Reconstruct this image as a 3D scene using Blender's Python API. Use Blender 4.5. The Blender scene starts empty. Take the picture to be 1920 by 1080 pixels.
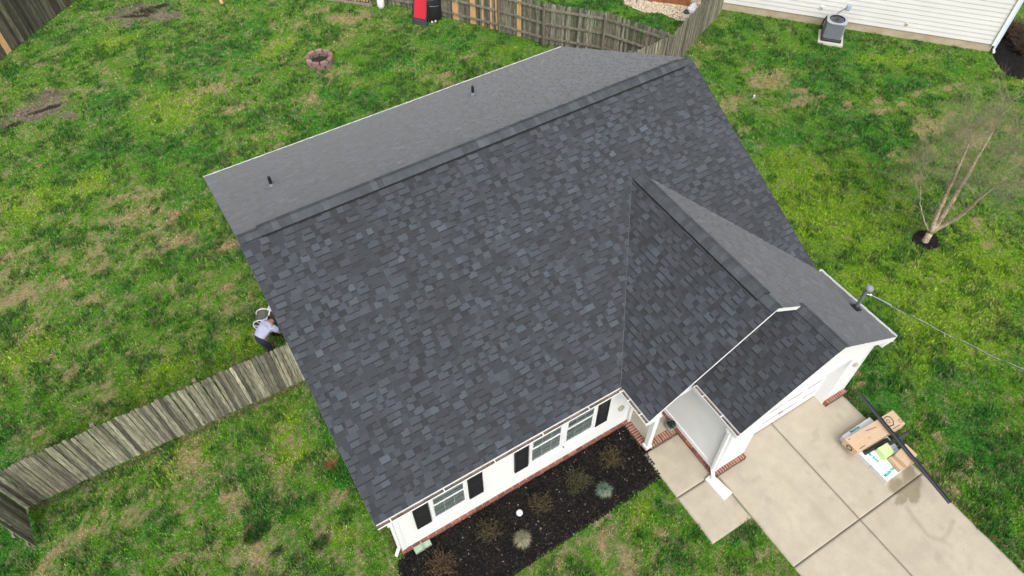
import bpy, bmesh, math, random
import numpy as np
from mathutils import Vector, Matrix, Euler
random.seed(7); RNG = np.random.default_rng(7)
PI = math.pi
S = bpy.context.scene; COL = S.collection

# ------------------------------------------------------------------ camera, light, exposure
CAM = (-0.2921148, -11.7633508, 16.9771881); YAW, PIT, ROL, FPX = -0.5408125, 0.6662405, -0.006804, 1342.90117
RM = Matrix.Rotation(YAW, 3, 'Z') @ Matrix.Rotation(PIT, 3, 'X') @ Matrix.Rotation(ROL, 3, 'Z')
cd = bpy.data.cameras.new('camera'); co = bpy.data.objects.new('camera', cd); COL.objects.link(co)
co.matrix_world = Matrix.Translation(CAM) @ RM.to_4x4()
cd.sensor_width = 36; cd.lens = FPX / 1920 * 36; cd.clip_end = 2000; cd.clip_start = 0.1
S.camera = co
S.view_settings.view_transform = 'Standard'; S.view_settings.look = 'None'
S.view_settings.exposure = 0.76; S.view_settings.gamma = 1; S.view_settings.use_curve_mapping = False
SUN_EL, SUN_AZ = math.radians(50), math.radians(-160)      # azimuth measured from +y towards +x
w = bpy.data.worlds.new('World'); S.world = w; w.use_nodes = True
nt = w.node_tree; bg = nt.nodes['Background']
sky = nt.nodes.new('ShaderNodeTexSky'); sky.sky_type = 'NISHITA'; sky.sun_disc = False
sky.sun_elevation = SUN_EL; sky.sun_rotation = SUN_AZ; sky.dust_density = 4; sky.air_density = 1.0
hs = nt.nodes.new('ShaderNodeHueSaturation'); hs.inputs['Saturation'].default_value = 0.30
nt.links.new(sky.outputs[0], hs.inputs['Color']); nt.links.new(hs.outputs[0], bg.inputs[0]); bg.inputs[1].default_value = 0.15
sl = bpy.data.lights.new('sun', 'SUN'); so = bpy.data.objects.new('sun', sl); COL.objects.link(so)
sl.energy = 0.85; sl.angle = math.radians(32); sl.color = (1, 0.97, 0.92)
sd = Vector((math.cos(SUN_EL) * math.sin(SUN_AZ), math.cos(SUN_EL) * math.cos(SUN_AZ), math.sin(SUN_EL)))
so.rotation_euler = sd.to_track_quat('Z', 'Y').to_euler(); so.location = (0, 0, 40)

def gp(u, v, z=0.0):          # photo pixel -> point on the horizontal plane z (used for the drawing of the lawn's bare spots)
    d = RM @ Vector(((u - 960) / FPX, -(v - 540) / FPX, -1)); t = (z - CAM[2]) / d.z
    return (CAM[0] + t * d.x, CAM[1] + t * d.y)

# ------------------------------------------------------------------ helpers
def rgb(r, g, b): return tuple(((c / 255) / 12.92 if c / 255 <= .04045 else ((c / 255 + .055) / 1.055) ** 2.4) for c in (r, g, b))

class MB:
    def __init__(s): s.v = []; s.f = []; s.c = []
    def face(s, pts, c=(1, 1, 1)):
        n = len(s.v); s.v += [tuple(p) for p in pts]; s.f.append(tuple(range(n, n + len(pts)))); s.c.append(c)
    def box(s, c, d, rz=0, col=(1, 1, 1), rot=None, b=0.0):
        M = rot if rot is not None else Matrix.Rotation(rz, 3, 'Z')
        x, y, z = d[0] / 2, d[1] / 2, d[2] / 2
        n = len(s.v)
        if b <= 0:
            for p in [(-x, -y, -z), (x, -y, -z), (x, y, -z), (-x, y, -z), (-x, -y, z), (x, -y, z), (x, y, z), (-x, y, z)]:
                s.v.append(tuple(M @ Vector(p) + Vector(c)))
            for f in [(0, 3, 2, 1), (4, 5, 6, 7), (0, 1, 5, 4), (1, 2, 6, 5), (2, 3, 7, 6), (3, 0, 4, 7)]:
                s.f.append(tuple(n + i for i in f)); s.c.append(col)
        else:   # chamfered top and bottom rims
            rings = [(x - b, y - b, -z), (x, y, -z + b), (x, y, z - b), (x - b, y - b, z)]
            for (a, e, h) in rings:
                for p in [(-a, -e + b, h), (-a + b, -e, h), (a - b, -e, h), (a, -e + b, h), (a, e - b, h), (a - b, e, h), (-a + b, e, h), (-a, e - b, h)]:
                    s.v.append(tuple(M @ Vector(p) + Vector(c)))
            for k in range(3):
                for i in range(8):
                    j = (i + 1) % 8; s.f.append((n + k * 8 + i, n + k * 8 + j, n + k * 8 + 8 + j, n + k * 8 + 8 + i)); s.c.append(col)
            s.f.append(tuple(n + 24 + i for i in range(8))); s.c.append(col)
            s.f.append(tuple(n + 7 - i for i in range(8))); s.c.append(col)
    def tube(s, pts, rad, n=8, col=(1, 1, 1), cap=True):
        pts = [Vector(p) for p in pts]
        if not hasattr(rad, '__len__'): rad = [rad] * len(pts)
        base = len(s.v); up = Vector((0, 0, 1))
        prev = None
        for i, p in enumerate(pts):
            d = (pts[min(i + 1, len(pts) - 1)] - pts[max(i - 1, 0)])
            if d.length < 1e-9: d = Vector((0, 0, 1))
            d.normalize()
            if prev is None:
                a = d.orthogonal().normalized()
            else:
                a = prev - d * prev.dot(d)
                a = a.normalized() if a.length > 1e-6 else d.orthogonal().normalized()
            prev = a; b = d.cross(a)
            for k in range(n):
                t = 2 * PI * k / n; s.v.append(tuple(p + (a * math.cos(t) + b * math.sin(t)) * rad[i]))
        for i in range(len(pts) - 1):
            for k in range(n):
                j = (k + 1) % n; A = base + i * n
                s.f.append((A + k, A + j, A + n + j, A + n + k)); s.c.append(col)
        if cap and n > 2:
            s.f.append(tuple(base + n - 1 - k for k in range(n))); s.c.append(col)
            e = base + (len(pts) - 1) * n; s.f.append(tuple(e + k for k in range(n))); s.c.append(col)
    def lathe(s, c, prof, n=20, col=(1, 1, 1)):     # prof: (r, z) from bottom to top
        base = len(s.v)
        for r, z in prof:
            for k in range(n):
                t = 2 * PI * k / n; s.v.append((c[0] + r * math.cos(t), c[1] + r * math.sin(t), c[2] + z))
        for i in range(len(prof) - 1):
            for k in range(n):
                j = (k + 1) % n; A = base + i * n; s.f.append((A + k, A + j, A + n + j, A + n + k)); s.c.append(col)
        s.f.append(tuple(base + n - 1 - k for k in range(n))); s.c.append(col)
        e = base + (len(prof) - 1) * n; s.f.append(tuple(e + k for k in range(n))); s.c.append(col)
    def prism(s, poly, zf, zt, col=(1, 1, 1)):      # poly in plan; zf, zt: numbers or functions of (x, y)
        F = zf if callable(zf) else (lambda x, y: zf); T = zt if callable(zt) else (lambda x, y: zt)
        n = len(s.v); m = len(poly)
        for x, y in poly: s.v.append((x, y, F(x, y)))
        for x, y in poly: s.v.append((x, y, T(x, y)))
        s.f.append(tuple(n + m - 1 - i for i in range(m))); s.c.append(col)
        s.f.append(tuple(n + m + i for i in range(m))); s.c.append(col)
        for i in range(m):
            j = (i + 1) % m; s.f.append((n + i, n + j, n + m + j, n + m + i)); s.c.append(col)
    def vprism(s, poly, p0, du, dn, th, col=(1, 1, 1)):   # poly (u, z) in the vertical plane through p0 along du, thickness th along dn
        n = len(s.v); m = len(poly); p0 = Vector((p0[0], p0[1], 0)); du = Vector((du[0], du[1], 0)); dn = Vector((dn[0], dn[1], 0))
        for k in (0, 1):
            for u, z in poly: s.v.append(tuple(p0 + du * u + dn * (th * k) + Vector((0, 0, z))))
        s.f.append(tuple(n + i for i in range(m))); s.c.append(col)
        s.f.append(tuple(n + 2 * m - 1 - i for i in range(m))); s.c.append(col)
        for i in range(m):
            j = (i + 1) % m; s.f.append((n + i, n + m + i, n + m + j, n + j)); s.c.append(col)
    def build(s, name, mat, parent=None, smooth=False, recalc=True):
        me = bpy.data.meshes.new(name); me.from_pydata(s.v, [], s.f)
        a = me.attributes.new('Col', 'FLOAT_COLOR', 'FACE')
        a.data.foreach_set('color', np.hstack([np.array(s.c, dtype=np.float32), np.ones((len(s.c), 1), np.float32)]).ravel())
        if recalc:
            bm = bmesh.new(); bm.from_mesh(me); bmesh.ops.recalc_face_normals(bm, faces=bm.faces); bm.to_mesh(me); bm.free()
        if smooth: me.polygons.foreach_set('use_smooth', [True] * len(me.polygons))
        me.materials.append(mat); me.update()
        o = bpy.data.objects.new(name, me); COL.objects.link(o)
        if parent is not None:
            o.parent = parent
            if parent.type == 'EMPTY' and parent.parent is None:
                o.matrix_parent_inverse = (Matrix.Translation(parent.location) @ parent.rotation_euler.to_matrix().to_4x4()).inverted()
        return o

def np_mesh(name, V, F, cols, mat, parent=None, dom='POINT'):
    me = bpy.data.meshes.new(name); V = np.asarray(V, np.float32); F = np.asarray(F, np.int32); k = F.shape[1]
    me.vertices.add(len(V)); me.vertices.foreach_set('co', V.ravel())
    me.loops.add(F.size); me.loops.foreach_set('vertex_index', F.ravel())
    me.polygons.add(len(F)); me.polygons.foreach_set('loop_start', np.arange(0, F.size, k, dtype=np.int32))
    me.update(calc_edges=True)
    a = me.attributes.new('Col', 'FLOAT_COLOR', dom); cols = np.asarray(cols, np.float32)
    a.data.foreach_set('color', np.hstack([cols, np.ones((len(cols), 1), np.float32)]).ravel())
    me.materials.append(mat)
    o = bpy.data.objects.new(name, me); COL.objects.link(o)
    if parent is not None: o.parent = parent
    return o

def thing(name, label, cat, loc=(0, 0, 0), group=None, rz=0):
    o = bpy.data.objects.new(name, None); COL.objects.link(o); o.location = loc; o.rotation_euler = (0, 0, rz)
    o.empty_display_size = 0.2
    return tag(o, label, cat, group)
def tag(o, label=None, cat=None, group=None, kind=None):
    if label: o['label'] = label
    if cat: o['category'] = cat
    if group: o['group'] = group
    if kind: o['kind'] = kind
    return o
def copy_tree(o, loc, rz=None, label=None):
    c = o.copy(); COL.objects.link(c); c.location = loc
    if rz is not None: c.rotation_euler = (0, 0, rz)
    if label: c['label'] = label
    for ch in o.children:
        d = ch.copy(); COL.objects.link(d); d.parent = c; d.matrix_parent_inverse = ch.matrix_parent_inverse
        for g in ch.children:
            e = g.copy(); COL.objects.link(e); e.parent = d; e.matrix_parent_inverse = g.matrix_parent_inverse
    return c

def mat(name, col=(1, 1, 1), rough=0.8, attr=True, n1=0.0, s1=20.0, n2=0.0, s2=3.0, bump=0.0, bs=40.0, metal=0.0, spec=0.5, stretch=None, tint=None, sheen=0):
    """base colour x face colour x two scales of noise"""
    m = bpy.data.materials.new(name); m.use_nodes = True; t = m.node_tree; N = t.nodes; L = t.links
    p = N['Principled BSDF']; p.inputs['Roughness'].default_value = rough; p.inputs['Metallic'].default_value = metal
    p.inputs['Specular IOR Level'].default_value = spec
    geo = N.new('ShaderNodeNewGeometry'); mp = N.new('ShaderNodeMapping'); L.new(geo.outputs['Position'], mp.inputs[0])
    if stretch: mp.inputs['Scale'].default_value = stretch
    if sheen: p.inputs['Sheen Weight'].default_value = sheen; p.inputs['Sheen Roughness'].default_value = .5
    base = N.new('ShaderNodeRGB'); base.outputs[0].default_value = (*col, 1); cur = base.outputs[0]
    if attr:
        a = N.new('ShaderNodeAttribute'); a.attribute_name = 'Col'
        x = N.new('ShaderNodeMixRGB'); x.blend_type = 'MULTIPLY'; x.inputs[0].default_value = 1
        L.new(cur, x.inputs[1]); L.new(a.outputs['Color'], x.inputs[2]); cur = x.outputs[0]
    for amt, sc, det in ((n1, s1, 3), (n2, s2, 4)):
        if amt <= 0: continue
        n = N.new('ShaderNodeTexNoise'); n.inputs['Scale'].default_value = sc; n.inputs['Detail'].default_value = det; L.new(mp.outputs[0], n.inputs['Vector'])
        r = N.new('ShaderNodeMapRange'); r.inputs[1].default_value = .25; r.inputs[2].default_value = .75
        r.inputs[3].default_value = 1 - amt; r.inputs[4].default_value = 1 + amt; L.new(n.outputs['Fac'], r.inputs[0])
        x = N.new('ShaderNodeMixRGB'); x.blend_type = 'MULTIPLY'; x.inputs[0].default_value = 1
        L.new(cur, x.inputs[1]); L.new(r.outputs[0], x.inputs[2]); cur = x.outputs[0]
    if tint:   # second colour in worn patches: (colour, scale, low, high)
        n = N.new('ShaderNodeTexNoise'); n.inputs['Scale'].default_value = tint[1]; n.inputs['Detail'].default_value = 6; L.new(mp.outputs[0], n.inputs['Vector'])
        r = N.new('ShaderNodeMapRange'); r.inputs[1].default_value = tint[2]; r.inputs[2].default_value = tint[3]; L.new(n.outputs['Fac'], r.inputs[0])
        x = N.new('ShaderNodeMixRGB'); L.new(r.outputs[0], x.inputs[0]); L.new(cur, x.inputs[1]); x.inputs[2].default_value = (*tint[0], 1); cur = x.outputs[0]
    L.new(cur, p.inputs['Base Color'])
    if bump > 0:
        n = N.new('ShaderNodeTexNoise'); n.inputs['Scale'].default_value = bs; n.inputs['Detail'].default_value = 4; L.new(mp.outputs[0], n.inputs['Vector'])
        b = N.new('ShaderNodeBump'); b.inputs['Strength'].default_value = 1; b.inputs['Distance'].default_value = bump
        L.new(n.outputs['Fac'], b.inputs['Height']); L.new(b.outputs[0], p.inputs['Normal'])
    return m

M = {}
M['grass'] = mat('grass', rough=0.85, n1=.3, s1=9, spec=.25)
M['ground'] = mat('ground', rough=0.95, n1=.35, s1=14, n2=.12, s2=2.2, bump=.03, bs=25, spec=.15)
M['shingle'] = mat('shingle', rough=0.82, n1=.35, s1=70, n2=.14, s2=.9, bump=.004, bs=220, spec=.5, sheen=.28)
M['ridge'] = mat('ridge_granules', rough=0.8, n1=.35, s1=60, n2=.25, s2=6, bump=.004, bs=200)
M['white'] = mat('white_vinyl', (.67, .675, .66), 0.5, n2=.05, s2=1.5)
M['cream'] = mat('cream_siding', (.60, .592, .565), 0.6, n2=.06, s2=.9, tint=((.56, .53, .46), .5, .60, .8))
M['trim'] = mat('white_trim', (.71, .715, .715), 0.4, n2=.04, s2=2)
M['black'] = mat('black_paint', (.012, .012, .014), 0.55, n1=.2, s1=8)
M['blackcloth'] = mat('black_cover', (.016, .016, .018), 0.6, n1=.3, s1=9, bump=.03, bs=5)
M['brick'] = mat('brick', (1, 1, 1), 0.9, n1=.25, s1=40, n2=.12, s2=5, bump=.004, bs=90)
M['mortar'] = mat('mortar', (.60, .54, .47), 0.95, n1=.15, s1=30)
M['concrete'] = mat('concrete', (1, 1, 1), 0.85, n1=.10, s1=38, n2=.07, s2=3.2, bump=.003, bs=90, tint=((.31, .27, .21), .9, .56, .9))
M['foundation'] = mat('foundation', (.40, .335, .235), 0.9, n1=.1, s1=20, n2=.15, s2=2, tint=((.33, .22, .12), 1.7, .52, .8))
M['wood'] = mat('weathered_wood', (.95, .93, .86), 0.9, n1=.75, s1=19, n2=.4, s2=4, bump=.006, bs=30, stretch=(3, 3, .22))
M['newwood'] = mat('new_wood', (.56, .33, .15), 0.8, n1=.15, s1=14, n2=.15, s2=3, stretch=(3, 3, .4))
M['steel'] = mat('galvanised_steel', (.19, .215, .235), 0.5, n1=.12, s1=12, metal=.4)
M['acgrey'] = mat('grey_enamel', (.22, .24, .26), 0.5, n1=.08, s1=8)
M['card'] = mat('cardboard', (.50, .355, .23), 0.85, n1=.05, s1=30, n2=.08, s2=3)
M['ink'] = mat('brown_ink', (.05, .03, .02), 0.8, attr=False)
M['wrap'] = mat('white_plastic_wrap', (.78, .82, .83), 0.3, n1=.04, s1=10, bump=.012, bs=14)
M['teal'] = mat('teal_print', (.015, .40, .29), 0.5, attr=False)
M['darkmetal'] = mat('dark_metal', (.045, .052, .062), 0.45, n1=.1, s1=9)
M['foam'] = mat('green_foam', (.50, .74, .30), 0.7, n1=.03, s1=8)
M['mulch'] = mat('mulch', (1, 1, 1), 0.95, n1=.6, s1=32, n2=.3, s2=4, bump=.03, bs=30, spec=.2)
M['bark'] = mat('pale_bark', (.40, .32, .22), 0.9, n1=.4, s1=14, n2=.3, s2=4, bump=.01, bs=25, tint=((.20, .15, .10), 6, .5, .68))
M['twig'] = mat('twig', (1, 1, 1), 0.9, n1=.25, s1=10)
M['leaf'] = mat('leaf', (1, 1, 1), 0.8, n1=.25, s1=20, spec=.2)
M['block'] = mat('retaining_block', (1, 1, 1), 0.95, n1=.25, s1=25, n2=.15, s2=6, bump=.01, bs=40)
M['gravel'] = mat('gravel', (1, 1, 1), 0.9, n1=.25, s1=30)
M['red'] = mat('red_fabric', (.50, .016, .035), 0.75, n1=.08, s1=20, bump=.006, bs=12)
M['debris'] = mat('leaf_debris', (.16, .12, .085), 0.95, n1=.6, s1=30, n2=.4, s2=3, bump=.02, bs=30)
M['skin'] = mat('skin', (.27, .15, .10), 0.6, attr=False, n1=.06, s1=30)
M['shirt'] = mat('lavender_shirt', (.36, .37, .52), 0.9, attr=False, n1=.10, s1=26, n2=.06, s2=9, bump=.02, bs=9)
M['pants'] = mat('dark_jeans', (.02, .024, .04), 0.9, attr=False, n1=.25, s1=30, bump=.015, bs=10)
M['hair'] = mat('dark_hair', (.015, .011, .009), 0.6, attr=False, n1=.3, s1=60)
M['boot'] = mat('boot_leather', (.20, .09, .03), 0.7, attr=False, n1=.2, s1=30)
M['hose'] = mat('dark_hose', (.075, .08, .07), 0.5, n1=.2, s1=9)
M['ceramic'] = mat('grey_ceramic', (.24, .26, .25), 0.6, n1=.1, s1=9)
M['ash'] = mat('ash', (.02, .018, .016), 1.0, n1=.5, s1=14, bump=.02, bs=20)
def glass_mat():
    m = bpy.data.materials.new('window_glass'); m.use_nodes = True; t = m.node_tree; t.nodes.clear()
    o = t.nodes.new('ShaderNodeOutputMaterial'); g = t.nodes.new('ShaderNodeBsdfGlossy'); g.inputs['Roughness'].default_value = .03
    tr = t.nodes.new('ShaderNodeBsdfTransparent'); tr.inputs[0].default_value = (.84, .88, .87, 1); mx = t.nodes.new('ShaderNodeMixShader')
    fr = t.nodes.new('ShaderNodeFresnel'); fr.inputs[0].default_value = 1.7
    t.links.new(fr.outputs[0], mx.inputs[0]); t.links.new(tr.outputs[0], mx.inputs[1]); t.links.new(g.outputs[0], mx.inputs[2]); t.links.new(mx.outputs[0], o.inputs[0])
    return m
M['glass'] = glass_mat()

# ------------------------------------------------------------------ numpy noise for the lawn colours
def hash2(i, j, seed):
    h = (i.astype(np.int64) * 374761393 + j.astype(np.int64) * 668265263 + seed * 1274126177) & 0xffffffff
    h = ((h ^ (h >> 13)) * 1274126177) & 0xffffffff; h = h ^ (h >> 16)
    return (h & 0xffff) / 65535.0
def vnoise(x, y, seed):
    i = np.floor(x); j = np.floor(y); fx = x - i; fy = y - j; fx = fx * fx * (3 - 2 * fx); fy = fy * fy * (3 - 2 * fy)
    a = hash2(i, j, seed); b = hash2(i + 1, j, seed); c = hash2(i, j + 1, seed); d = hash2(i + 1, j + 1, seed)
    return (a * (1 - fx) + b * fx) * (1 - fy) + (c * (1 - fx) + d * fx) * fy
def fbm(x, y, sc, seed, o=4):
    s = 0; a = .5; t = 0; x = x * sc; y = y * sc
    for k in range(o):
        s = s + a * vnoise(x, y, seed + k * 17); t += a; a *= .55
        x, y = (x * 1.62 - y * 1.18) + 5.3, (x * 1.18 + y * 1.62) + 9.1
    return s / t
def sst(a, b, x): t = np.clip((x - a) / (b - a), 0, 1); return t * t * (3 - 2 * t)

# lawn spots: (photo u, v, radius along, radius across, angle, type)
SP = [(1540, 400, 3.0, 2.0, .3, 'Y'), (1760, 590, 2.8, 1.4, .4, 'Y'), (1860, 500, 1.6, 1.2, .4, 'Y'), (1620, 520, 1.6, 1.2, 0, 'Y'), (1450, 150, 1.2, .7, .3, 'S'), (1500, 190, .9, .4, 0, 'S'), (1740, 235, 1.0, .5, 0, 'S'), (1830, 260, 1.2, .5, 0, 'S'), (1370, 195, .7, .5, 0, 'S'), (1660, 205, .9, .25, -.4, 'S'), (265, 22, 1.7, .9, -.45, 'M'), (310, 30, .9, .6, 0, 'M'), (240, 45, .5, .3, 0, 'M'), (70, 210, 1.7, .75, -.05, 'M'), (95, 180, .8, .5, 0, 'M'), (30, 225, .9, .4, .1, 'M'), (130, 215, .4, .4, 0, 'M'), (270, 28, 1.25, .8, -.5, 'S'), (255, 30, .75, .16, -.45, 'D'), (300, 12, .35, .2, 0, 'D'), (275, 20, .9, .45, -.4, 'D2'),
      (75, 205, 1.2, .6, -.1, 'S'), (90, 203, .85, .14, .05, 'D'), (25, 235, .4, .18, .2, 'D'), (120, 190, .4, .3, 0, 'S'),
      (650, 35, 1.1, .5, -.5, 'S'), (600, 20, .5, .3, 0, 'S'), (560, 45, .6, .3, 0, 'S'), (835, 140, .4, .25, 0, 'S'), (848, 155, .4, .2, 0, 'S'), (880, 105, .5, .2, 0, 'S'),
      (585, 185, .4, .2, .8, 'S'), (505, 252, .3, .18, 0, 'S'), (480, 258, .25, .2, 0, 'S'), (400, 165, .7, .3, 0, 'S'), (440, 205, .6, .25, 0, 'S'), (520, 275, .4, .15, 0, 'S'),
      (620, 140, .4, .2, 0, 'S'), (340, 450, .6, .3, 0, 'S'), (250, 400, .7, .3, .3, 'S'), (220, 375, .5, .3, 0, 'S'), (115, 530, .3, .4, 0, 'S'), (115, 490, .35, .3, 0, 'S'),
      (30, 560, .8, .5, 0, 'S'), (180, 558, .3, .2, 0, 'S'), (270, 395, .5, .3, 0, 'S'), (190, 500, .5, .2, .5, 'S'), (330, 405, .7, .2, .4, 'S'), (180, 470, .6, .25, .2, 'S'),
      (430, 460, .5, .3, 0, 'S'), (425, 540, .3, .2, 0, 'S'), (130, 700, .4, .3, 0, 'S'), (260, 370, .4, .2, 0, 'S'), (60, 620, .3, .3, 0, 'S'), (330, 400, .3, .3, 0, 'S'), (20, 480, .6, .2, 0, 'S'),
      (1420, 150, .8, .45, .4, 'S'), (1400, 130, .5, .3, 0, 'S'), (1375, 190, .6, .4, 0, 'S'), (1360, 200, .4, .4, 0, 'S'), (1455, 205, .3, .2, 0, 'S'), (1500, 170, .6, .3, -.4, 'S'),
      (1540, 180, .4, .2, 0, 'S'), (1590, 195, .35, .22, .6, 'S'), (1645, 210, .55, .16, -.5, 'S'), (1646, 188, .25, .25, 0, 'S'), (1650, 212, .4, .15, -.4, 'S'), (1725, 222, .5, .3, 0, 'S'),
      (1750, 240, .55, .45, 0, 'S'), (1690, 195, .3, .2, 0, 'S'), (1720, 175, .5, .15, 0, 'S'), (1700, 300, .6, .2, -.4, 'S'), (1775, 165, .5, .2, 0, 'S'), (1780, 215, .4, .3, 0, 'S'),
      (1840, 270, .6, .3, 0, 'S'), (1860, 230, .5, .3, 0, 'S'), (1890, 240, .4, .3, 0, 'S'), (1810, 250, .5, .3, 0, 'S'), (1835, 415, .35, .3, 0, 'S'), (1720, 335, .4, .2, 0, 'S'), (1910, 300, .5, .4, 0, 'S'),
      (1850, 460, .3, .2, 0, 'S'), (1670, 290, .3, .2, 0, 'S'), (1300, 120, .3, .5, 0, 'S'), (1320, 85, .25, .6, .3, 'S'), (1600, 700, .25, .35, 0, 'S'), (1610, 722, .3, .15, 0, 'S'),
      (1725, 795, .25, .16, 0, 'S'), (1762, 855, .2, .12, 0, 'S'), (1755, 815, .2, .1, 0, 'S'), (1745, 885, .12, .3, .4, 'S'), (1790, 925, .3, .15, .4, 'S'), (1820, 870, .3, .15, .4, 'S'),
      (1130, 1010, .4, .25, .5, 'S'), (1240, 1000, .25, .2, 0, 'S'), (1180, 1060, .3, .4, 0, 'S'), (1050, 1050, .4, .12, .5, 'S'), (1120, 985, .6, .1, .5, 'S'), (620, 870, .2, .15, 0, 'R'),
      (473, 556, .07, .07, 0, 'R'), (190, 965, .25, .15, 0, 'S'), (160, 1000, .3, .2, 0, 'S'), (430, 930, .3, .2, 0, 'S'), (640, 930, .3, .25, 0, 'S'), (360, 860, .3, .2, .5, 'S'), (480, 1040, .3, .3, 0, 'S'), (90, 1050, .4, .2, .5, 'S'),
      (330, 280, 1.4, .8, .4, 'G'), (380, 310, .8, .5, 0, 'G'), (620, 240, 1.4, .6, .3, 'G'), (200, 180, 1.1, .6, .2, 'G'), (700, 190, .9, .7, 0, 'G'), (170, 290, 1.1, .45, 0, 'G'), (400, 100, 1, 1, 0, 'G'),
      (750, 100, 1.2, .6, 0, 'G'), (950, 75, .8, .5, 0, 'G'), (1560, 150, 1.6, .7, 0, 'G'), (1690, 165, 1.0, .5, 0, 'G'), (1600, 235, 1.5, .5, -.3, 'G'), (1660, 265, 1.1, .6, 0, 'G'), (1480, 260, .9, .4, 0, 'G'), (1520, 110, 1.2, .6, 0, 'G'),
      (1330, 60, .5, 1.2, .5, 'G'), (1100, 15, 2.5, 1, 0, 'G'), (1200, 50, 2, .8, 0, 'G'), (480, 1000, .35, .25, .3, 'B'), (600, 1020, .3, .18, .3, 'B'), (520, 1035, .2, .15, 0, 'B'), (560, 940, .5, .3, 0, 'G'), (660, 880, .5, .4, 0, 'G'),
      (540, 410, .4, .3, 0, 'G'), (1760, 455, .5, .3, 0, 'G'), (1720, 440, .3, .3, 0, 'G'), (140, 905, .7, .3, .4, 'G'), (20, 1030, .6, .6, 0, 'G'), (640, 790, .5, .3, 0, 'G'), (1245, 950, .3, .3, 0, 'G'), (1380, 1010, .5, .3, 0, 'G'),
      (1660, 720, 1.5, .9, .6, 'G'), (1760, 720, .9, .5, .6, 'G'), (1800, 790, .8, .6, 0, 'G'), (1840, 850, .8, .6, 0, 'G'), (1900, 880, .8, .6, 0, 'G'), (1860, 1000, .4, .5, 0, 'G'), (1700, 760, .7, .4, 0, 'G'),
      (1480, 310, 1.5, .9, .5, 'Y'), (1560, 400, 1.9, 1.1, .5, 'Y'), (1430, 380, 1.0, .6, .5, 'Y'), (1650, 110, 1.1, .4, -.6, 'Y'), (1700, 115, .5, .3, 0, 'Y'), (1720, 620, 1.5, .8, .5, 'Y'), (1620, 480, 1.4, .9, .4, 'Y'),
      (1830, 560, 1.2, .8, .4, 'Y'), (1870, 130, .6, .2, -.6, 'Y'), (1900, 155, .6, .2, -.6, 'Y'), (1850, 640, 1.0, .5, .3, 'Y'), (340, 870, .8, .4, .4, 'Y'), (530, 800, .7, .4, .4, 'Y'), (320, 200, 1.2, 1.0, 0, 'Y'), (60, 380, 1, .8, 0, 'Y'),
      (170, 350, .9, .6, 0, 'Y'), (60, 650, 1, .5, .3, 'Y'), (300, 700, 1, .5, .3, 'Y'), (450, 650, 1, .4, .3, 'Y'), (510, 90, 1, .5, .3, 'Y'), (1200, 960, .4, .2, .5, 'Y'), (640, 1000, .3, .3, 0, 'Y'), (220, 80, .8, .6, 0, 'Y'), (950, 90, .5, .3, 0, 'Y'),
      (1570, 560, .4, .6, 0, 'Y'), (550, 850, .5, .3, 0, 'Y'), (1840, 990, .3, .4, 0, 'Y'), (400, 380, .8, .4, .3, 'Y')]
SPW = [(*gp(u, v), a, b, t, k) for u, v, a, b, t, k in SP]
C_ = dict(g0=(.106, .260, .019), g1=(.027, .112, .013), g2=(.205, .345, .018), g3=(.032, .205, .022), st=(.37, .30, .165), lit=(.17, .135, .105), dt=(.045, .037, .028), red=(.26, .10, .05))
def clump(x, y): return fbm(x, y, 2.1, 141, 3) * .55 + fbm(x, y, 6.0, 151, 3) * .45
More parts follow.
